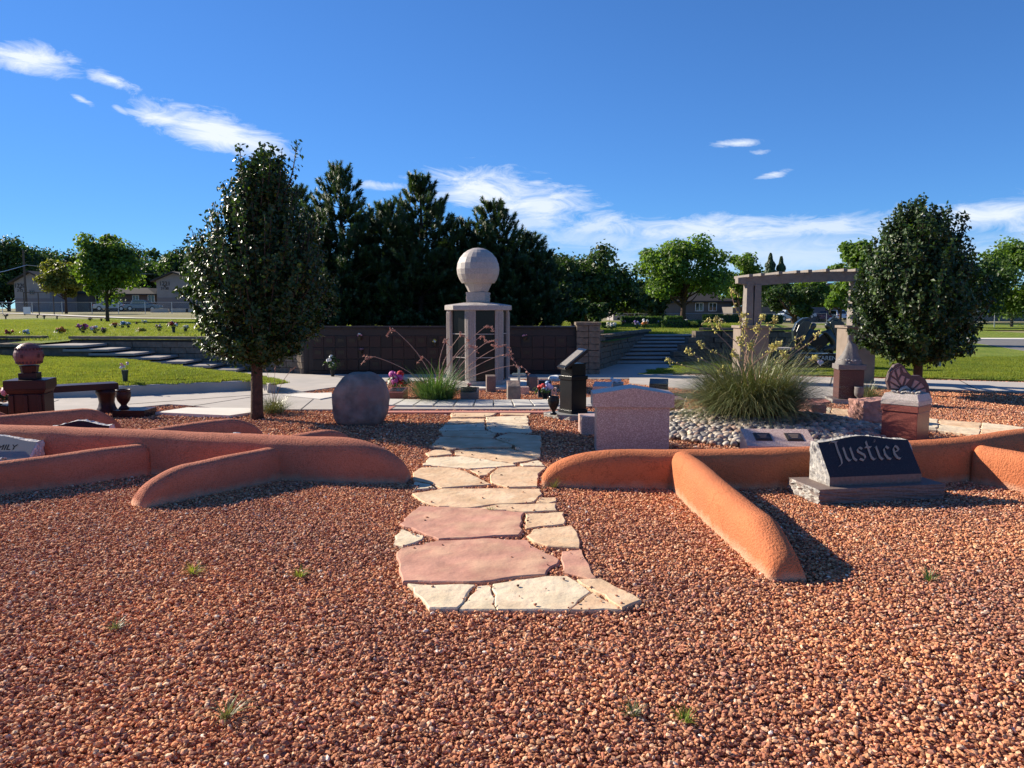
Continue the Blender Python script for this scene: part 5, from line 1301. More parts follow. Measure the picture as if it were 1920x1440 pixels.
# ================================================================ TREES
def leaf_faces(mb, cc, c, nrm, size, col, rr, fold=.25, asp=.62):
    n = Vector(nrm).normalized(); a = n.cross(Vector((rr.gauss(0,1), rr.gauss(0,1), rr.gauss(0,1)))); 
    if a.length < 1e-4: a = Vector((1,0,0))
    a.normalize(); b = n.cross(a); l = size/2; w_ = size*asp/2; o = len(mb.v)
    mb.v += [tuple(c-a*l), tuple(c+b*w_+n*w_*fold), tuple(c+a*l), tuple(c-b*w_+n*w_*fold)]
    mb.f += [(o, o+1, o+2), (o, o+2, o+3)]; mb.m += [0, 0]; cc += [col, col]
def interp(prof, z):
    for (z0, r0), (z1, r1) in zip(prof, prof[1:]):
        if z0 <= z <= z1: return r0+(r1-r0)*(z-z0)/(z1-z0)
    return 0
def pear_tree(label, loc, prof, nshoot, nleaf, lsize, seed, trunk_r, ztr, lean=(0,0), top_shoots=14):
    rr = random.Random(seed); t = thing('pear_tree', label, 'tree', loc); zt = prof[-1][0]; z0 = prof[0][0]
    tr = MB(); tr.tube([(0,0,-.05),(.0,0,.1),(.01,.01,ztr),(lean[0]*.3,lean[1]*.3,ztr+1.0),(lean[0]*.7,lean[1]*.7,zt*.7),(lean[0],lean[1],zt*.92)], [trunk_r*1.2,trunk_r,trunk_r*.92,trunk_r*.6,trunk_r*.3,.008], 10)
    cr = MB(); cc = []; shoots = []
    for k in range(nshoot):
        a = rr.uniform(0, 2*PI); u = rr.random(); ze = z0+.15+(zt-z0-.2)*u**.8; r = interp(prof, ze)*rr.uniform(.55, 1.0)
        zs = max(ztr*.9, z0+.02+(ze-z0)*rr.uniform(.15,.45)); sx_ = lean[0]*zs/zt; q0 = Vector((sx_, lean[1]*zs/zt, zs)); q3 = Vector((lean[0]*ze/zt+r*math.cos(a), lean[1]*ze/zt+r*math.sin(a), ze))
        q1 = q0+Vector(((q3.x-q0.x)*.55, (q3.y-q0.y)*.55, (ze-zs)*.2)); q2 = Vector((q0.x+(q3.x-q0.x)*.9, q0.y+(q3.y-q0.y)*.9, zs+(ze-zs)*.65)); shoots.append((q0,q1,q2,q3))
    for k in range(top_shoots):
        a = rr.uniform(0, 2*PI); r = rr.uniform(.05, interp(prof, zt-.5)); z1 = zt-rr.uniform(.0, .5); x, y = r*math.cos(a)+lean[0], r*math.sin(a)+lean[1]
        shoots.append((Vector((x*.5,y*.5,z1-.9)), Vector((x*.8,y*.8,z1-.6)), Vector((x,y,z1-.3)), Vector((x*1.05,y*1.05,z1+rr.uniform(0,.18)))))
    br = MB(); per = int(nleaf/len(shoots))
    for (a_, b_, c_, d_) in shoots:
        def bez(s): return a_*(1-s)**3+b_*3*s*(1-s)**2+c_*3*s*s*(1-s)+d_*s**3
        P = [bez(k/6) for k in range(7)]; br.tube(P, [.014*(1-.8*k/6)+.002 for k in range(7)], 4)
        tone = rr.uniform(.75, 1.3)
        for k in range(per):
            s = rr.random()**.7; p = bez(s); off = Vector((rr.gauss(0,1), rr.gauss(0,1), rr.gauss(0,.8)))*.065*(1.5-s); p = p+off
            out = Vector((p.x, p.y, 0)); out = out.normalized() if out.length > .01 else Vector((1,0,0))
            n = out*rr.uniform(.2,1.1)+Vector((rr.gauss(0,.45), rr.gauss(0,.45), rr.gauss(.35,.5)))
            v = tone*rr.uniform(.7,1.25); c = (v, v, v) if rr.random() > .03 else (v*3.0, v*2.6, v*.9)
            leaf_faces(cr, cc, p, n, lsize*rr.uniform(.7,1.2), c, rr)
    tr.build('trunk', M_bark, t, smooth=True); br.build('branches', M_twig, t)
    o = cr.build('crown', L_pear, t); setcol(o.data, cc); return t
pear_tree('tall egg-shaped dark glossy pear tree in the gravel, left of the path', (-3.70, 11.05, 0), [(.74,.30),(.95,.66),(1.25,.95),(1.7,1.12),(2.2,1.10),(2.6,.98),(2.95,.80),(3.3,.55),(3.6,.34),(3.78,.2)], 360, 44000, .070, 11, .088, .60, (.20,0), 30)
pear_tree('rounded glossy pear tree in the gravel bed on the right', (7.42, 14.0, 0), [(.56,.35),(.75,.85),(1.1,1.16),(1.6,1.28),(2.1,1.22),(2.6,1.0),(2.9,.82),(3.2,.58),(3.5,.3)], 360, 46000, .084, 12, .085, .56, (-.16,0), 24)
def pine(label, loc, H_, rad, seed, n_whorl=15, z0=.1, dense=1.0):
    rr = random.Random(seed); t = thing('pine_tree', label, 'tree', loc, 0, None); tr = MB(); tr.tube([(0,0,-.1),(0,0,H_*.3),(.03,0,H_*.7),(0,0,H_*.97)], [.13,.11,.06,.015], 8)
    br = MB(); cr = MB(); cc = []
    def shoot(p, d, L_):
        d = d.normalized(); n = int(60*dense); v0 = rr.uniform(.7,1.35); a = d.cross(Vector((.3,.2,1))).normalized(); b = d.cross(a)
        for k in range(n):
            s = rr.random(); an = rr.uniform(0, 6.28); q = p+d*L_*s; rad_ = a*math.cos(an)+b*math.sin(an); dirn = (rad_*.85+d*.75).normalized(); nl = .15*rr.uniform(.8,1.25)*(1.0 if s < .8 else .8)
            sd2 = dirn.cross(d).normalized()*.017; o = len(cr.v); cr.v += [tuple(q-sd2), tuple(q+sd2), tuple(q+dirn*nl)]; cr.f.append((o, o+1, o+2)); cr.m.append(0)
            v = v0*rr.uniform(.8,1.2); cc.append((v, v, v))
    for w_ in range(n_whorl):
        u = w_/(n_whorl-1); z = z0+(H_-z0-.35)*u; R_ = rad*(1-u**1.35)*(.72+.28*min(1, u*5))+.22; nb = rr.randint(7,9) if u < .8 else 5
        for k in range(nb):
            a = 2*PI*k/nb+rr.uniform(-.4,.4); R2 = R_*rr.uniform(.65,1.08); up = .25+.75*u; e = Vector((R2*math.cos(a), R2*math.sin(a), z+R2*up*.55)); m_ = Vector((R2*.55*math.cos(a), R2*.55*math.sin(a), z+R2*.1)); s = Vector((0,0,z))
            br.tube([s, m_, e], [.035*(1-u*.6), .022*(1-u*.5), .008], 5)
            ns = max(4, int(R2*8.5))
            for q in range(ns):
                f = .28+.72*(q+rr.random())/ns; p = s.lerp(m_, f/.55) if f < .55 else m_.lerp(e, (f-.55)/.45)
                sd2 = Vector((math.cos(a+rr.choice((-1,1))*rr.uniform(.3,1.1)), math.sin(a+rr.choice((-1,1))*rr.uniform(.3,1.1)), rr.uniform(.15,1.0)+u*.6))
                L_ = rr.uniform(.18,.42); p2 = p+sd2.normalized()*L_*.4; shoot(p2, sd2+Vector((0,0,.3)), L_)
            shoot(e-Vector((0,0,.1)), Vector((math.cos(a)*.4, math.sin(a)*.4, .9)), .42)
    for k in range(3): shoot(Vector((0,0,H_-.75+k*.25)), Vector((0,0,1)), .4)
    for k in range(3):
        a = k*2.1; shoot(Vector((.1*math.cos(a), .1*math.sin(a), H_-.8)), Vector((math.cos(a)*.35, math.sin(a)*.35, 1)), .45)
    tr.build('trunk', M_barkp, t, smooth=True); br.build('branches', M_barkp, t); o = cr.build('crown', L_pine, t); setcol(o.data, cc); return t
PZ = .72
pine('open-topped pine just right of the near pear tree, pale tips', (-5.85, 26.6, PZ), 5.6, 2.05, 31, 17)
pine('shorter pine filling in between the two tallest pines', (-4.55, 28.0, PZ), 4.6, 2.2, 32, 15)
pine('tallest dense pine with a blunt bushy top, left of the balloon tower', (-3.10, 26.4, PZ), 5.25, 2.1, 33, 17, dense=1.25)
pine('pine with upswept shoots directly behind the stone balloon', (-.62, 26.8, PZ), 4.45, 1.85, 34, 15, dense=1.1)
pine('low pine at the right end of the pine row', (.60, 27.4, PZ), 3.4, 1.8, 35, 13)
pine('small pine hidden low between tower and tallest pine', (-1.75, 27.6, PZ), 3.9, 2.1, 36, 13)
pine('pine mostly hidden behind the near pear tree crown', (-7.6, 27.5, PZ), 5.0, 2.3, 37, 16)
def deciduous(name, label, loc, H_, rx, z0, nl, lsize, m, seed, lumps=26, ry=None, trunk=.12, yel=.0, tall=1.0, group=None, cat='tree', gap=.0):
    """trunk with limbs, crown of leaf clumps with gaps"""
    rr = random.Random(seed); t = thing(name, label, cat, loc, 0, group); ry = ry or rx; tr = MB(); cz = (z0+H_)/2; hz = (H_-z0)/2
    tr.tube([(0,0,-.2),(0,0,z0*.6),(.02*rx,0,z0+hz*.5),(0,0,H_*.8)], [trunk*1.2,trunk,trunk*.6,trunk*.15], 8); lp = []
    for k in range(lumps):
        for _ in range(30):
            d = Vector((rr.gauss(0,1), rr.gauss(0,1), rr.gauss(0,1))).normalized()*rr.uniform(.35,.86)
            if d.z > -.9: break
        c = Vector((d.x*rx, d.y*ry, cz+d.z*hz)); r = min(rx, hz)*rr.uniform(.20,.38); lp.append((c, r, rr.uniform(.75,1.25)))
        if k % 2 == 0:
            s = Vector((0, 0, z0+rr.uniform(0,.4)*hz)); tr.tube([s, s.lerp(c, .5)+Vector((0,0,-.05*rx)), c], [trunk*.4, trunk*.22, trunk*.05], 5)
    cr = MB(); cc = []
    for k in range(nl):
        c, r, tone = rr.choice(lp); d = Vector((rr.gauss(0,1), rr.gauss(0,1), rr.gauss(0,1))).normalized(); s = rr.random()**.4
        p = c+Vector((d.x*r*1.15, d.y*r*1.15, d.z*r*.85))*s*(1+.35*mnoise.noise(d*3+c))
        if rr.random() < .08: p += d*r*.3
        v = tone*rr.uniform(.65,1.35); y_ = 1+yel*rr.random(); leaf_faces(cr, cc, p, d*.7+Vector((rr.gauss(0,.5), rr.gauss(0,.5), rr.gauss(.3,.5))), lsize*rr.uniform(.6,1.3), (v*y_, v, v*.9), rr, asp=.7)
    tr.build('trunk', M_bark, t, smooth=True); o = cr.build('crown', m, t); setcol(o.data, cc); return t
def dec(name, label, px, pyt, Y, wpx, pyb, m, seed, nl=6000, ls=.3, zb=None, **k):
    """crown spanning pixel-derived size at distance Y; ground from the terrain function"""
    c = V(px, pyt, Y); zg = hfar(c.x, Y) if zb is None else zb; top = c.z-zg; rx = wpx/2*Y/1440; z0 = max(.12, V(px, pyb, Y).z-zg)
    return deciduous(name, label, (c.x, Y, zg), top, rx, z0, nl, ls, m, seed, **k)
dec('elm_tree', 'broad dark green tree right of the pine row', 1098, 454, 36, 265, 632, L_dark, 51, 15000, .20, lumps=46, trunk=.16)
dec('elm_tree', 'dark low tree filling behind the niche wall, right of the last pine', 1040, 468, 40, 150, 635, L_dark, 52, 7000, .2, lumps=26)
dec('dark_shrub', 'broad dark shrub behind the wall pier, right of the pines', 1075, 548, 29, 90, 640, L_dark, 151, 5000, .15, lumps=22, cat='shrub')
dec('dark_shrub', 'low dark shrub beyond the curving wall end', 1118, 566, 31, 60, 640, L_dark, 152, 3000, .15, lumps=16, cat='shrub')
dec('ash_tree', 'large sunlit light green tree above the right-hand steps', 1284, 440, 47, 212, 580, L_lime, 53, 15000, .21, lumps=44, trunk=.17)
dec('ash_tree', 'smaller light green tree right of the large sunlit one', 1396, 464, 75, 96, 598, L_lime, 54, 7000, .3, lumps=24)
dec('elm_tree', 'dark spreading tree seen under the pergola beam', 1492, 520, 85, 120, 598, L_dark, 55, 6000, .34, lumps=24, trunk=.3)
dec('poplar_tree', 'bright green upright tree left behind the right pear tree', 1610, 425, 34, 95, 600, L_lime, 56, 9000, .17, lumps=30)
dec('poplar_tree', 'small sunlit green tree under the right end of the pergola beam', 1578, 536, 60, 60, 590, L_lime, 57, 4000, .25, lumps=16)
dec('elm_tree', 'tall grey-green tree just right of the right pear tree', 1818, 458, 62, 175, 600, L_dark, 58, 8000, .28, lumps=28)
dec('ash_tree', 'large sunlit tree at the right edge of the view', 1908, 434, 66, 215, 600, L_lime, 59, 12000, .30, lumps=36)
dec('elm_tree', 'dark tree beyond the house at the right edge', 2010, 450, 75, 160, 590, L_dark, 60, 7000, .4, lumps=26)
dec('ash_tree', 'yellow-green slender tree in front of the left apartment house', 118, 472, 84, 88, 570, L_yel, 61, 7000, .34, lumps=24, trunk=.14, yel=.4)
dec('ash_tree', 'young tree with a thin trunk standing on the upper lawn, left', 193, 428, 46, 118, 570, L_lime, 62, 9500, .22, lumps=36, trunk=.10, yel=.2)
LT = [(8,440,135,150),(72,464,150,140),(150,462,155,130),(232,455,150,140),(290,464,140,130),(350,466,125,130),(392,450,100,110),(-80,436,140,190),(470,470,120,150)]
LTL = ['tall dark tree at the left edge of the view','dark tree behind the utility pole on the left','dark tree between pole and yellow-green tree','dark tree right behind the young lawn tree','dark tree left above the right apartment gable','dark tree above the right apartment gable','bushy green tree peeping out left of the pear tree crown','dark tree outside the left edge of the view','dark tree far behind the near pear tree']
for k, ((px, py, Y, wp), lb) in enumerate(zip(LT, LTL)):
    dec('elm_tree', lb, px, py, Y, wp, 590, L_dark, 70+k, 9000, .58, lumps=44, trunk=.3)
for k, (px, py, wp, lb) in enumerate(((1445,476,34,'dark pointed conifer on the skyline, left of a twin'),(1465,482,30,'dark pointed conifer on the skyline, right of a twin'))):
    c = V(px, py, 110); zg = -.4; t = thing('conifer', lb, 'tree', (c.x, 110, zg)); cr = MB(); cc = []; rr = random.Random(90+k); H_ = c.z-zg
    for q in range(3500):
        u = rr.random(); a = rr.uniform(0,6.28); r = (1-u)**.75*wp*.85*110/1440*rr.uniform(.5,1.05)*(1+.2*math.sin(u*40)); p = Vector((r*math.cos(a), r*math.sin(a), H_*.12+H_*.88*u)); leaf_faces(cr, cc, p, Vector((math.cos(a), math.sin(a), .3)), .45, (rr.uniform(.6,1.3),)*3, rr)
    tr = MB(); tr.tube([(0,0,0),(0,0,H_*.9)], [.2,.05], 6); tr.build('trunk', M_barkp, t); o = cr.build('crown', L_pine, t); setcol(o.data, cc)
# far backdrop trees between and behind houses
BT = [(1180,535,100,90),(1225,520,95,80),(1345,505,120,110),(1430,505,120,90),(1530,515,130,70),(1700,480,90,140),(1760,470,85,120),(600,480,90,160),(1050,520,90,100),(860,500,90,150),(730,500,85,150)]
BTL = ['dark tree behind the low grey house, left end','dark tree behind the sunlit tree','dark tree over the grey house roof','dark tree over the low wall by the pergola','dark tree behind the brown two-storey house','dark tree screened by the right pear tree','green tree screened by the right pear tree crown','dark tree screened by the near pear tree','dark tree seen low behind the niche wall','dark tree seen through the pines by the tower','dark tree seen through gaps in the pines']
for k, ((px, py, Y, wp), lb) in enumerate(zip(BT, BTL)):
    dec('elm_tree', lb, px, py-8, Y, wp*1.35, 602, L_lime if k in (0,2,4,6) else L_dark, 110+k, 6500, .5, lumps=34, trunk=.25)
# hedges
def hedge(label, x0, x1, y, z, h, d_, seed, rz=0, m=None, round_=False):
    rr = random.Random(seed); L_ = x1-x0; t = thing('hedge', label, 'hedge', ((x0+x1)/2, y, z), rz); cr = MB(); cc = []
    n = int(L_*d_*900)+500
    for k in range(n):
        x, yy, zz = rr.uniform(-L_/2, L_/2), rr.uniform(-d_/2, d_/2), rr.uniform(0, h); f = rr.randrange(3)
        if round_:
            d = Vector((rr.gauss(0,1), rr.gauss(0,1), abs(rr.gauss(0,1)))).normalized()*rr.uniform(.8,1.03); p = Vector((d.x*L_/2, d.y*d_/2, d.z*h)); nn = d
        else:
            if f == 0: zz = h*rr.uniform(.88,1.08); nn = Vector((0,0,1))
            elif f == 1: yy = math.copysign(d_/2*rr.uniform(.9,1.05), -1 if rr.random() < .7 else 1); nn = Vector((0,-1,0))
            else: x = math.copysign(L_/2*rr.uniform(.97,1.02), x); nn = Vector((1,0,0))
            p = Vector((x, yy, zz))
        v = rr.uniform(.6,1.4); leaf_faces(cr, cc, p, nn+Vector((rr.gauss(0,.5), rr.gauss(0,.5), rr.gauss(0,.5))), .07*rr.uniform(.7,1.4), (v*1.05, v, v*.8), rr)
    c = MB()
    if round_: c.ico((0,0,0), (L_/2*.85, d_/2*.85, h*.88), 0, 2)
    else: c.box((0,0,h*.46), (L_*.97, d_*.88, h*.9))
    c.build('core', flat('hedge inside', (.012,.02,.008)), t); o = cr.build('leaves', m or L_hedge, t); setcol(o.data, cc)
def hx(px, Y): return (px-960)/1440*Y
for k, (a, b, py, Y, h, lb) in enumerate(((1128,1152,606,31,.26,'short clipped hedge at the end of the curving wall'),(1165,1238,604,40,.42,'clipped hedge behind the white and purple bouquets'),(1246,1276,603,43,.42,'small clipped hedge behind the dark vase'),(1238,1312,614,32,.34,'long low hedge at the front of the upper lawn, by the yellow flowers'),(1318,1392,606,44,.5,'hedge running behind the left pergola pillar'),(1436,1462,606,44,.5,'hedge right of the left pergola pillar'))):
    x0, x1 = hx(a, Y), hx(b, Y); hedge(lb, x0, x1, Y, hfar((x0+x1)/2, Y), h, .7, 200+k)
hedge('rounded sunlit green bush beyond the bench, left of the winged monument', hx(1448,27), hx(1492,27), 27.0, .0, .92, 1.2, 210, m=L_lime, round_=True)

# ================================================================ BOUQUETS
FC = {'red':(.62,.03,.03),'orange':(.75,.22,.03),'yellow':(.75,.60,.06),'white':(.75,.75,.74),'pink':(.72,.30,.38),'magenta':(.65,.10,.38),'purple':(.34,.20,.55),'blue':(.30,.45,.68),'lav':(.50,.42,.68),'dkred':(.32,.03,.05),'mauve':(.30,.16,.22),'leaf':(.06,.12,.03),'cream':(.72,.66,.52)}
FM = {k: mat('petals '+k, v, tuple(c*.7 for c in v), 40, .6) for k, v in FC.items()}
def bouquet(label, loc, w_, h, cols, vase_m=None, vase_h=.0, seed=1, name='flower_bouquet', leaf=True):
    """blossoms are ruffled heads made of petals"""
    rr = random.Random(seed); t = thing(name, label, 'flowers', loc)
    if vase_m and vase_h:
        v = MB(); v.lathe([(.035,0),(.042,.02),(.05,vase_h*.6),(.062,vase_h),(.05,vase_h)], 12); v.build('vase', vase_m, t, smooth=False)
    zb = vase_h*.9; hh = h-zb; per = {c: MB() for c in cols}; sm = MB()
    nh = max(5, int(9*w_/.3)); heads = []
    for k in range(nh):
        a = rr.uniform(0,6.28); r = w_/2*.75*math.sqrt(rr.random()); z = zb+hh*(.35+.55*rr.random()*(1-(r/w_*1.2)**2)); heads.append(Vector((r*math.cos(a), r*math.sin(a)*.8, z)))
    for k, c in enumerate(heads):
        m_ = per[cols[k % len(cols)]] ; R_ = w_*rr.uniform(.13,.19)
        for q in range(11):
            d = Vector((rr.gauss(0,1), rr.gauss(0,1), rr.gauss(.2,.9))).normalized(); Q = d.to_track_quat('Z','Y').to_matrix(); m_.ico(c+d*R_*.6, (R_*.55, R_*.45, R_*.22), .2, rot=Q)
        sm.tube([(c.x*.15, c.y*.15, zb*.6), c], .004, 3)
    sm.build('stems', FM['leaf'], t)
    for c in cols:
        if per[c].v: per[c].build('blossoms', FM[c], t)
    if leaf:
        lm = MB(); cc = []
        for k in range(26):
            a = rr.uniform(0,6.28); r = w_*rr.uniform(.2,.6); p = Vector((r*math.cos(a), r*math.sin(a), zb+hh*rr.uniform(.1,.6))); v = rr.uniform(.6,1.3); leaf_faces(lm, cc, p, Vector((math.cos(a),math.sin(a),.8)), w_*.3, (v,v,v), rr, asp=.4)
        o = lm.build('leaves', L_dark, t); setcol(o.data, cc)
    return t
VD = M_ltcone
def bq(px, py, ztop_px, w_px, cols, label, vh=.0, Y=None, z=None, vm=None, **k):
    """base at pixel (px,py) on the terrain"""
    if z is None:
        z = .8
        for _ in range(6): p = G(px, py, z); z = hfar(p.x, p.y)
    p = G(px, py, z); Yd = p.y; h = max(.18, (py-ztop_px)/1440*Yd*1.1); w_ = max(.2, w_px/1440*Yd*1.3)
    bouquet(label, (p.x, p.y, z), w_, h, cols, vm or VD, vh, int(px*7+py), **k)
bq(19,630,618,14,['red'],'round red bouquet on the wall end at far left',0)
bq(49,630,618,14,['blue','white'],'pale blue and white bouquet beside the red one on the wall',0)
bq(115,628,614,18,['orange'],'leaning orange lily bouquet at the top of the left steps',.08)
bq(156,627,608,18,['magenta','dkred','pink'],'large red and pink bouquet above the left steps',.12)
bq(178,627,611,15,['pink','white'],'pink and white bouquet right of the large red and pink one',.1)
bq(195,627,615,11,['mauve','pink'],'small dusty pink bouquet third along the wall',.1)
bq(216,617,606,11,['orange','pink'],'small salmon bouquet set behind the wall row',.14)
bq(230,617,604,13,['blue','white'],'blue and white bouquet near the salmon one',.12)
bq(241,617,605,9,['white','blue'],'narrow white and blue bouquet in a dark vase',.14)
bq(265,624,616,16,['orange','yellow'],'low yellow-orange bouquet behind the brown wall',.02)
bq(299,623,608,12,['mauve','dkred','white'],'dark mauve bouquet with white flowers, left of the red and white one',.1)
bq(326,627,605,17,['red','white','red'],'tall red and white bouquet in a dark vase on the wall',.26)
bq(348,624,611,12,['white','cream'],'drooping greenish white bouquet beside the pear tree crown',.15)
bq(11,599,590,8,['mauve'],'small dark bouquet far out on the left lawn',.25)
bq(70,597,590,5,['dkred'],'tiny dark bouquet by the pale path, left',.2)
bq(83,599,592,6,['mauve'],'tiny brown bouquet right of the one by the path',.2)
bq(107,599,592,4,['pink'],'tiny pink bouquet far out on the lawn',.2)
bq(169,603,597,8,['mauve'],'dark spherical bouquet left of the young tree',.15)
bq(190,604,598,4,['dkred'],'tiny bouquet touching the young tree trunk',.2)
bq(201,604,596,8,['mauve','pink'],'small bouquet right of the young tree trunk',.2)
bq(256,610,605,5,['dkred'],'tiny dark bouquet in mid lawn right of the blue ones',.1)
bq(271,609,601,8,['white'],'small leaning white bouquet in mid lawn',.1)
# on the lower bank
zb_ = .24; p = G(235, 716, zb_); bouquet('single pale pink bouquet in a dark vase on the bright bank', (p.x, p.y, zb_), .20, .38, ['pink','white'], VD, .22, 5, leaf=False)
# right upper lawn
bq(1146,620,606,17,['white','cream'],'white bouquet behind the curving wall top',.1)
bq(1168,612,601,9,['orange','pink'],'small salmon bouquet against the hedge, right of the white one',.15)
bq(1194,618,601,12,['purple','lav'],'purple bouquet on the curving wall',.1)
bq(1208,617,600,14,['orange','pink','white'],'orange and pink bouquet beside the purple one',.1)
bq(1237,612,602,9,['lav','mauve'],'small lavender bouquet by the dark vase in the hedge gap',.1)
bq(1287,606,600,8,['white'],'little white bouquet behind the long hedge',.1)
bq(1301,617,603,14,['yellow'],'bright yellow bouquet in front of the long hedge',.12)
bq(1315,609,604,6,['lav'],'little lavender bouquet right of the yellow one',.1)
bq(1352,608,598,10,['cream','orange'],'cream bouquet left of the pergola pillar',.1)
# around the tower
p = G(742, 748); bouquet('red, pink and yellow silk flowers behind the pink slanted marker', (p.x-.0, p.y+.33, 0), .46, .47, ['magenta','cream','red'], VD, .12, 7)
p = G(1022, 752); bouquet('red, blue and purple flowers in front of the framed panel', (p.x, p.y-.02, 0), .34, .33, ['red','blue','lav'], M_granK, .14, 8)
p = G(878, 752); bouquet('small pink flowers on the grey slanted marker', (p.x+.0, p.y+.36, .0), .18, .34, ['pink','dkred'], VD, .1, 9)
p = G(604, 716); bouquet('white flowers in a dark basket at the foot of the niche wall', (p.x, p.y+1.0, .03), .36, .50, ['white','leaf','leaf'], M_granK, .15, 10)
bouquet('pink, white and yellow flowers in the dark planter block', (-6.88, 10.12, .31), .50, .26, ['pink','white','yellow','cream'], None, 0, 11)
p = G(8, 868, .15); bouquet('white artificial lilies at the foot of the FAMILY marker', (-4.72, 6.80, .02), .34, .26, ['white','white'], None, 0, 12)
# wall-mounted flower vases on the niche wall
for (px, py, cl, lb) in ((674,634,['white','pink'],'small pale flowers hanging on the niche wall, upper left'),(676,660,['mauve'],'small faded flowers on the niche wall, lower left'),(815,645,['yellow','white'],'small yellow and white flowers on the niche wall beside the tower'),(985,634,['pink'],'small dusty pink flowers on the niche wall right of the tower')):
    q = V(px, py, 18.38); t = bouquet(lb, (q.x, 18.38, q.z-.05), .17, .16, cl, M_bronze, .08, px, leaf=False)
# low in-ground vases on right lawn
p = G(1760, 689, .045); tag(MB().lathe([(.05,0),(.055,.16),(.065,.18),(.05,.18)], 12).build('lawn_vase', M_granG, loc=(p.x, p.y, .045)), 'short grey vase standing alone on the right-hand lawn', 'vase')

# ================================================================ FENCES, POLES
def fence(label, pts, h, zf, post_every=3.0, seed=1, mesh=True):
    t = thing('chain_link_fence', label, 'fence', (0,0,0)); P = [Vector(p) for p in pts]; rails = MB(); wires = MB(); pm_ = None
    def zz(q): return zf(q.x, q.y)
    for a, b in zip(P, P[1:]):
        L_ = (b-a).length; n = max(1, round(L_/post_every))
        for k in range(n+1):
            q = a.lerp(b, k/n)
            if k < n:
                q2 = a.lerp(b, (k+1)/n); rails.tube([(q.x,q.y,zz(q)+h), (q2.x,q2.y,zz(q2)+h)], .028, 5)
                d = q2-q; M_ = int(d.length/.22)
                for s in range(M_):
                    for sg in (0, 1):
                        u0 = s/M_; u1 = min(1, u0+h/d.length) ; x0 = q.lerp(q2, u0); x1 = q.lerp(q2, u1); f = (u1-u0)*d.length/h
                        za, zb2 = (0, h*f) if sg == 0 else (h, h-h*f); w_ = .005
                        p_, r_ = Vector((x0.x, x0.y, zz(x0)+za)), Vector((x1.x, x1.y, zz(x1)+zb2)); wires.add([p_-Vector((0,0,w_)), r_-Vector((0,0,w_)), r_+Vector((0,0,w_)), p_+Vector((0,0,w_))], [(0,1,2,3)])
            if k or a == P[0]:
                if pm_ is None:
                    o = MB().tube([(0,0,-.1),(0,0,h+.04)], .035, 6).build('post', M_metal, t); pm_ = o.data
                else: o = link('post', pm_, t)
                o.location = (q.x, q.y, zz(q))
    rails.build('top_rail', M_metal, t); w2 = wires.build('wire_mesh', M_metal, t); w2['kind'] = 'stuff'
fence('chain-link fence across the dry grass in front of the left apartments', [(-62,84),(-46,84.5),(-22,83)], 1.25, hfar, 3.0)
fence('chain-link fence beyond the upper lawn in front of the grey house', [(5.5,92),(40,98)], 1.25, lambda x, y: -.28, 3.2)
fence('chain-link fence at the right edge beyond the road', [(37.5,64.5),(60,63.5)], 1.2, lambda x, y: .02, 3.0)
tag(MB().tube([(0,0,0),(0,0,7.6)], [.15,.11], 8).build('utility_pole', M_wood, loc=tuple(V(50,578,95)[:2])+(hfar(-60,95),)), 'dark wooden utility pole in front of the left gable', 'utility pole')
wz = MB(); a = V(50,497,95); b = V(-60,520,60); c = V(350,514,130)
wz.tube([tuple(b), tuple(b.lerp(a,.5)-Vector((0,0,.15))), tuple(a)], .03, 4); wz.tube([tuple(a), tuple(a.lerp(c,.5)-Vector((0,0,.5))), tuple(c)], .03, 4)
tag(wz.build('power_line', M_metal), 'thin power lines strung from the utility pole', 'power line')
q = V(1557, 590, 120); t = thing('light_pole', 'tall thin pole in front of the brown two-storey house', 'light pole', (q.x, 120, -.45))
MB().tube([(0,0,0),(0,0,V(1557,530,120).z+.45)], [.10,.08], 6).build('pole', M_wood, t); m_ = MB(); m_.box((-.3,0,V(1557,531,120).z+.45), (.9,.25,.15)); m_.build('lamp_head', M_metal, t)
# sign panel in goal-like posts
q = G(48, 590, .98); t = thing('notice_board', 'white blank notice board on thin posts beside the far path', 'notice board', (q.x, q.y, hfar(q.x, q.y)))
k_ = q.y/1440
MB().box((3*k_,0,1.0*0+9*k_), (13*k_,.05,13*k_)).build('board', M_white, t)
for x in (-2, 25, 53): MB().tube([(x*k_,.05,0),(x*k_,.05,43*k_)], .05, 5).build('post', M_wood, t)
MB().tube([(-2*k_,.05,42*k_),(53*k_,.05,43*k_)], .04, 5).build('crossbar', M_wood, t)

# ================================================================ HOUSES
M_stu_grey = mat('house stucco grey', (.30,.27,.26), (.25,.225,.22), 1, .9)
M_stu_grey2 = mat('house stucco band', (.20,.17,.17), None, 1, .9)
M_stu_tan = mat('house stucco tan', (.16,.14,.125), (.13,.115,.10), 1, .9)
M_stu_br = mat('house siding brown', (.15,.105,.085), None, 1, .9)
M_roof = mat('roof shingle', (.05,.045,.045), (.035,.03,.03), 8, .9)
def window(parent, x, y, z, w_, h, fr=M_white, ny=-1, rz=0):
    f = MB(); b = .09
    f.box((0,0,h/2), (w_,.10,b)); f.box((0,0,-h/2), (w_,.10,b)); f.box((-w_/2,0,0), (b,.10,h+b)); f.box((w_/2,0,0), (b,.10,h+b)); f.box((0,0,0), (b*.8,.08,h-b))
    o = f.build('window', fr, parent); o.location = (x, y, z)
    for s in (-1, 1): g_ = MB(); g_.box((s*w_/4,.02,0), (w_/2-b*.9,.03,h-b)); g_.build('pane', M_glass, o)
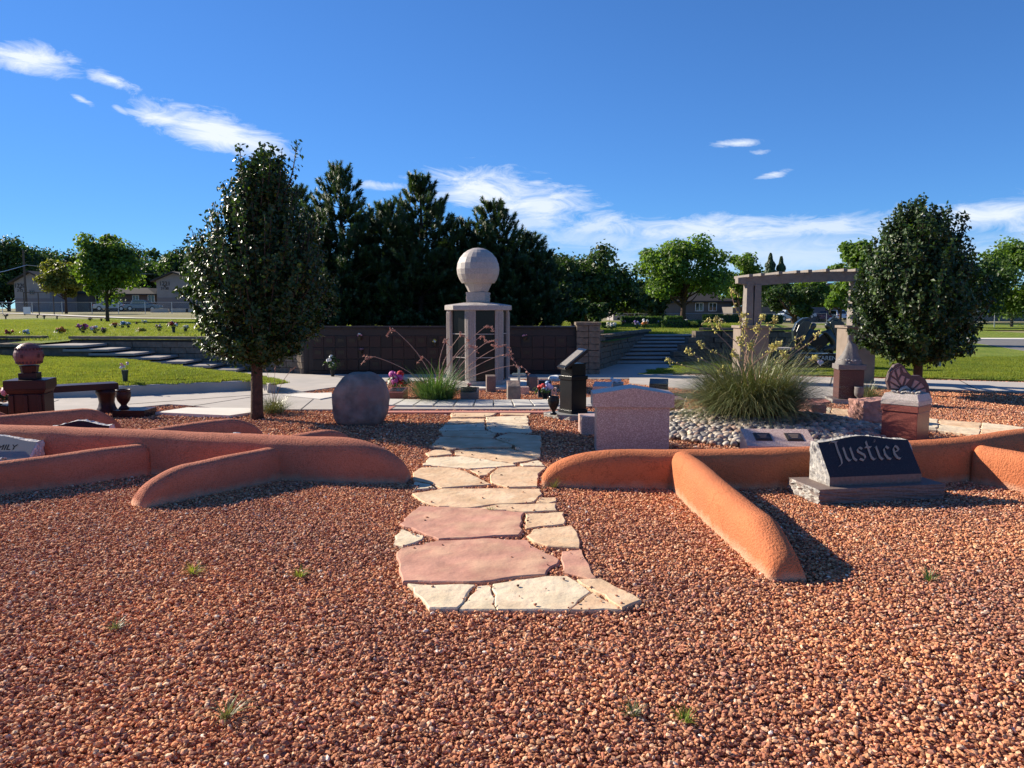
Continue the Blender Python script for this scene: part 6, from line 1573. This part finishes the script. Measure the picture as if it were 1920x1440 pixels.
def gable(label, px0, px1, pxa, pye, pya, Y, dep, m, m2=None, wins=(), num=None):
    a, b, ap = V(px0, pye, Y), V(px1, pye, Y), V(pxa, pya, Y); zg = hfar(a.x, Y); t = thing('apartment_building', label, 'building', ((a.x+b.x)/2, Y, zg)); cx = (a.x+b.x)/2
    x0, x1, xa = a.x-cx, b.x-cx, ap.x-cx; ze = a.z-zg; za = ap.z-zg
    mb = MB(); vs = [(x0,0,0),(x1,0,0),(x1,0,ze),(xa,0,za),(x0,0,ze)]; vs += [(x, dep, z) for x, y, z in vs]
    mb.add(vs, [(0,1,2,3,4),(9,8,7,6,5)]+[(i,i+5,(i+1)%5+5,(i+1)%5) for i in range(5)]); o = mb.build('wall', m, t)
    bm = bmesh.new(); bm.from_mesh(o.data); bmesh.ops.recalc_face_normals(bm, faces=bm.faces); bm.to_mesh(o.data); bm.free()
    if m2: mb = MB(); mb.box((( x0+x1)/2, -.03, ze*.23), (x1-x0-.05, .06, ze*.46)); mb.build('lower_wall', m2, t)
    mb = MB(); th = .25; ov = .6
    for (xa_, za_, xb_, zb_) in ((x0-ov, ze-ov*(za-ze)/(xa-x0), xa, za), (xa, za, x1+ov, ze-ov*(za-ze)/(x1-xa))):
        vs = [(xa_,-.7,za_+.02),(xb_,-.7,zb_+.02),(xb_,-.7,zb_+th),(xa_,-.7,za_+th)]; vs += [(x,dep+.5,z) for x,y,z in vs]; mb.add(vs, [(0,1,2,3),(7,6,5,4),(0,4,5,1),(1,5,6,2),(2,6,7,3),(3,7,4,0)])
    mb.build('roof', M_roof, t)
    for (wx, wy, ww, wh) in wins: q = V(wx, wy, Y); window(t, q.x-cx, -.06, q.z-zg, ww, wh, M_stu_grey2)
    if num:
        for s_, wx, wy, sz in num: q = V(wx, wy, Y); text_obj(s_, sz, 'lettering', M_letterD, t, Matrix.Translation((q.x-cx, -.04, q.z-zg)) @ Matrix.Rotation(PI/2, 4, 'X'), .02)
    return t
gable('pale grey two-storey gable building on the left, behind the utility pole', 26, 92, 57, 529, 511, 115, 16, M_stu_grey, M_stu_grey2, [(60,548,.6,.5)], [('1220',37,536,.85),('A',38,541,.5),('2-12',38,545,.5)])
gable('pale grey two-storey gable building left of the near pear tree', 293, 372, 325, 526, 512, 115, 16, M_stu_grey, M_stu_grey2, [(331,547,.8,.6)], [('1221',309,532,.85),('B',309,537,.5),('21-30',309,541,.5)])
def lowhouse(label, px0, px1, pyt, Y, dep, zg, m, wins=(), roofh=.9, name='house'):
    a, b = V(px0, pyt, Y), V(px1, pyt, Y); cx = (a.x+b.x)/2; w_ = b.x-a.x; ze = a.z-zg; t = thing(name, label, 'house', (cx, Y, zg))
    mb = MB(); mb.box((0, dep/2, ze/2), (w_, dep, ze)); mb.build('wall', m, t)
    if roofh: mb = MB(); mb.prism([(-w_/2-.5,-.7),(w_/2+.5,-.7),(w_/2+.5,dep+.7),(-w_/2-.5,dep+.7)], ze, ze+roofh, sc=.6); mb.prism([(-w_/2-.5,-.7),(w_/2+.5,-.7),(w_/2+.5,dep+.7),(-w_/2-.5,dep+.7)], ze-.2, ze-.003); mb.build('roof', M_roof, t)
    for (wx, wy, ww, wh) in wins: q = V(wx, wy, Y); window(t, q.x-cx, -.06, q.z-zg, ww, wh)
    return t
lowhouse('long low grey house with two white-framed windows behind the sunlit tree', 1200, 1372, 564, 112, 10, -.3, M_stu_tan, [(1311,575.5,1.1,1.15),(1336,575.5,1.1,1.15)], 1.3)
lowhouse('low grey outbuilding wall beside the pergola pillar', 1374, 1461, 575.5, 105, 6, -.3, M_stu_tan, (), 0, 'outbuilding')
lowhouse('small grey house front with one white window under the pergola', 1497, 1548, 576, 118, 8, -.45, M_stu_grey2, [(1506,582.5,1.05,1.0)], 0)
lowhouse('brown two-storey house with a dark upper floor behind the light pole', 1520, 1572, 549, 140, 10, -.5, M_stu_br, [(1556,562,1.0,1.1)], 1.8)
lowhouse('low tan house with white-framed windows at the right edge', 1815, 1990, 563, 100, 10, -.1, M_stu_tan, [(1862,575.5,1.25,1.1),(1831,575.5,.9,1.1),(1925,575.5,1.2,1.1)], 1.4)
lowhouse('low dark carport building between the two gable buildings', 96, 165, 549, 122, 10, .9, M_stu_tan, [(120,560,1.1,1.2)], 1.0)
lowhouse('low brown apartment front between the young tree and right gable', 170, 288, 551, 124, 10, .9, M_stu_br, [(186,562,1.0,1.3),(205,562,1.0,1.3),(255,562,1.0,1.4),(284,560,1.0,1.2)], 1.0)
lowhouse('low pale building seen behind the dark trees right of the pines', 1150, 1188, 570, 118, 8, -.3, M_stu_grey, [(1165,577,1.2,1.1)], .8)

# ================================================================ CARS
def car(label, loc, rz, col, L_=4.6, W_=1.85, Hh=1.5, suv=False, truck=False):
    t = thing('parked_car', label, 'car', loc, rz); pm_ = mat('car paint', col, None, 1, .3, spec=.6, coat=.5)
    pb_ = [(-L_/2,.35),(-L_/2+.1,.85),(-L_/2+.25,.92),(L_/2-1.1,.92),(L_/2-.15,.80),(L_/2,.6),(L_/2,.35)]
    My = Matrix.Rotation(PI/2, 4, 'X') @ Matrix.Translation((0,0,-W_/2))
    mb = MB(); mb.prism(pb_, 0, W_, M=My); mb.build('body', pm_, t, bevel=.06)
    x0, x1 = (-L_/2+.25, L_/2-1.5) if suv else (-L_/2+.9, L_/2-1.4)
    if truck: x0, x1 = -.2, L_/2-1.5
    Mc = Matrix.Rotation(PI/2, 4, 'X') @ Matrix.Translation((0,0,-W_/2+.10))
    cb = [(x0-.05,.92),(x0+.25,Hh),(x1-.55,Hh),(x1+.15,.92)]; mb = MB(); mb.prism(cb, 0, W_-.2, M=Mc); mb.build('cabin', pm_, t, bevel=.05)
    mb = MB(); mb.prism([(x0+.22,1.0),(x0+.4,Hh-.1),(x1-.62,Hh-.1),(x1-.15,1.0)], -.01, W_-.18, M=Mc); mb.build('side_window', M_glass, t)
    an = math.atan2(.3, Hh-.92); mb = MB(); mb.box((x0+.07,0,(Hh+.95)/2), (.03,W_-.5,(Hh-.92)*.72), ry=an); mb.build('rear_window', M_glass, t)
    mb = MB(); mb.box((x1-.18,0,(Hh+.95)/2), (.03,W_-.45,(Hh-.92)*.95), ry=-R(50)); mb.build('windscreen', M_glass, t)
    for x in (-L_/2+.85, L_/2-.9):
        for s in (-1, 1):
            mb = MB(); mb.lathe([(.0,-.11),(.33,-.11),(.34,.0),(.33,.11),(.0,.11)], 16, M=Matrix.Translation((x, s*(W_/2-.08), .34)) @ Matrix.Rotation(PI/2, 4, 'X')); o = mb.build('wheel', M_tyre, t)
            mb = MB(); mb.lathe([(.0,-.125),(.2,-.125),(.2,.125),(.0,.125)], 12, M=Matrix.Translation((x, s*(W_/2-.08), .34)) @ Matrix.Rotation(PI/2, 4, 'X')); mb.build('rim', M_metal, o)
    for s in (-1, 1):
        mb = MB(); mb.box((-L_/2-.0,s*(W_/2-.25),.78), (.06,.28,.16)); mb.build('tail_light', M_glow, t)
        mb = MB(); mb.box((L_/2-.01,s*(W_/2-.3),.66), (.06,.3,.14)); mb.build('headlight', M_white, t)
def carpx(label, px, py, Y, rz, col, **k):
    q = V(px, py, Y); car(label, (q.x, Y, q.z), R(rz), col, **k)
carpx('white hatchback seen from behind on the far street, right of the red pickup', 1566, 600, 128, 96, (.72,.72,.74), suv=True, Hh=1.65)
carpx('dark red pickup parked beyond the winged monument', 1542, 602, 118, 80, (.22,.035,.03), truck=True, Hh=1.6)
carpx('pale blue-white car parked right of the pergola pillar', 1480, 602, 104, 15, (.42,.50,.58))
carpx('white car parked close to the grey outbuilding', 1462, 598, 112, 5, (.62,.66,.70))
carpx('white car parked in front of the small grey house', 1499, 598, 112, 20, (.55,.60,.66))
carpx('dark car parked up the side street near the brown house', 1570, 586, 150, 100, (.05,.05,.06))
carpx('silver car parked behind the fence right of the young lawn tree', 212, 583, 106, 8, (.34,.36,.38))
carpx('blue-grey car parked behind the fence, left of the right gable', 269, 583, 106, 10, (.12,.16,.21))
# pale barrier blocks at the foot of the right gable
for k, (px, lb) in enumerate(((300,'long pale concrete kerb block left of the gable building door'),(338,'pale concrete kerb block below the gable building window'),(366,'whitish concrete kerb block nearest the pear tree crown'))):
    q = V(px, 583, 100); tag(MB().box((0,0,.25), (2.3,.4,.5)).build('kerb_block', M_conc, loc=(q.x, 100, hfar(q.x, 100)), bevel=.03), lb, 'concrete block')
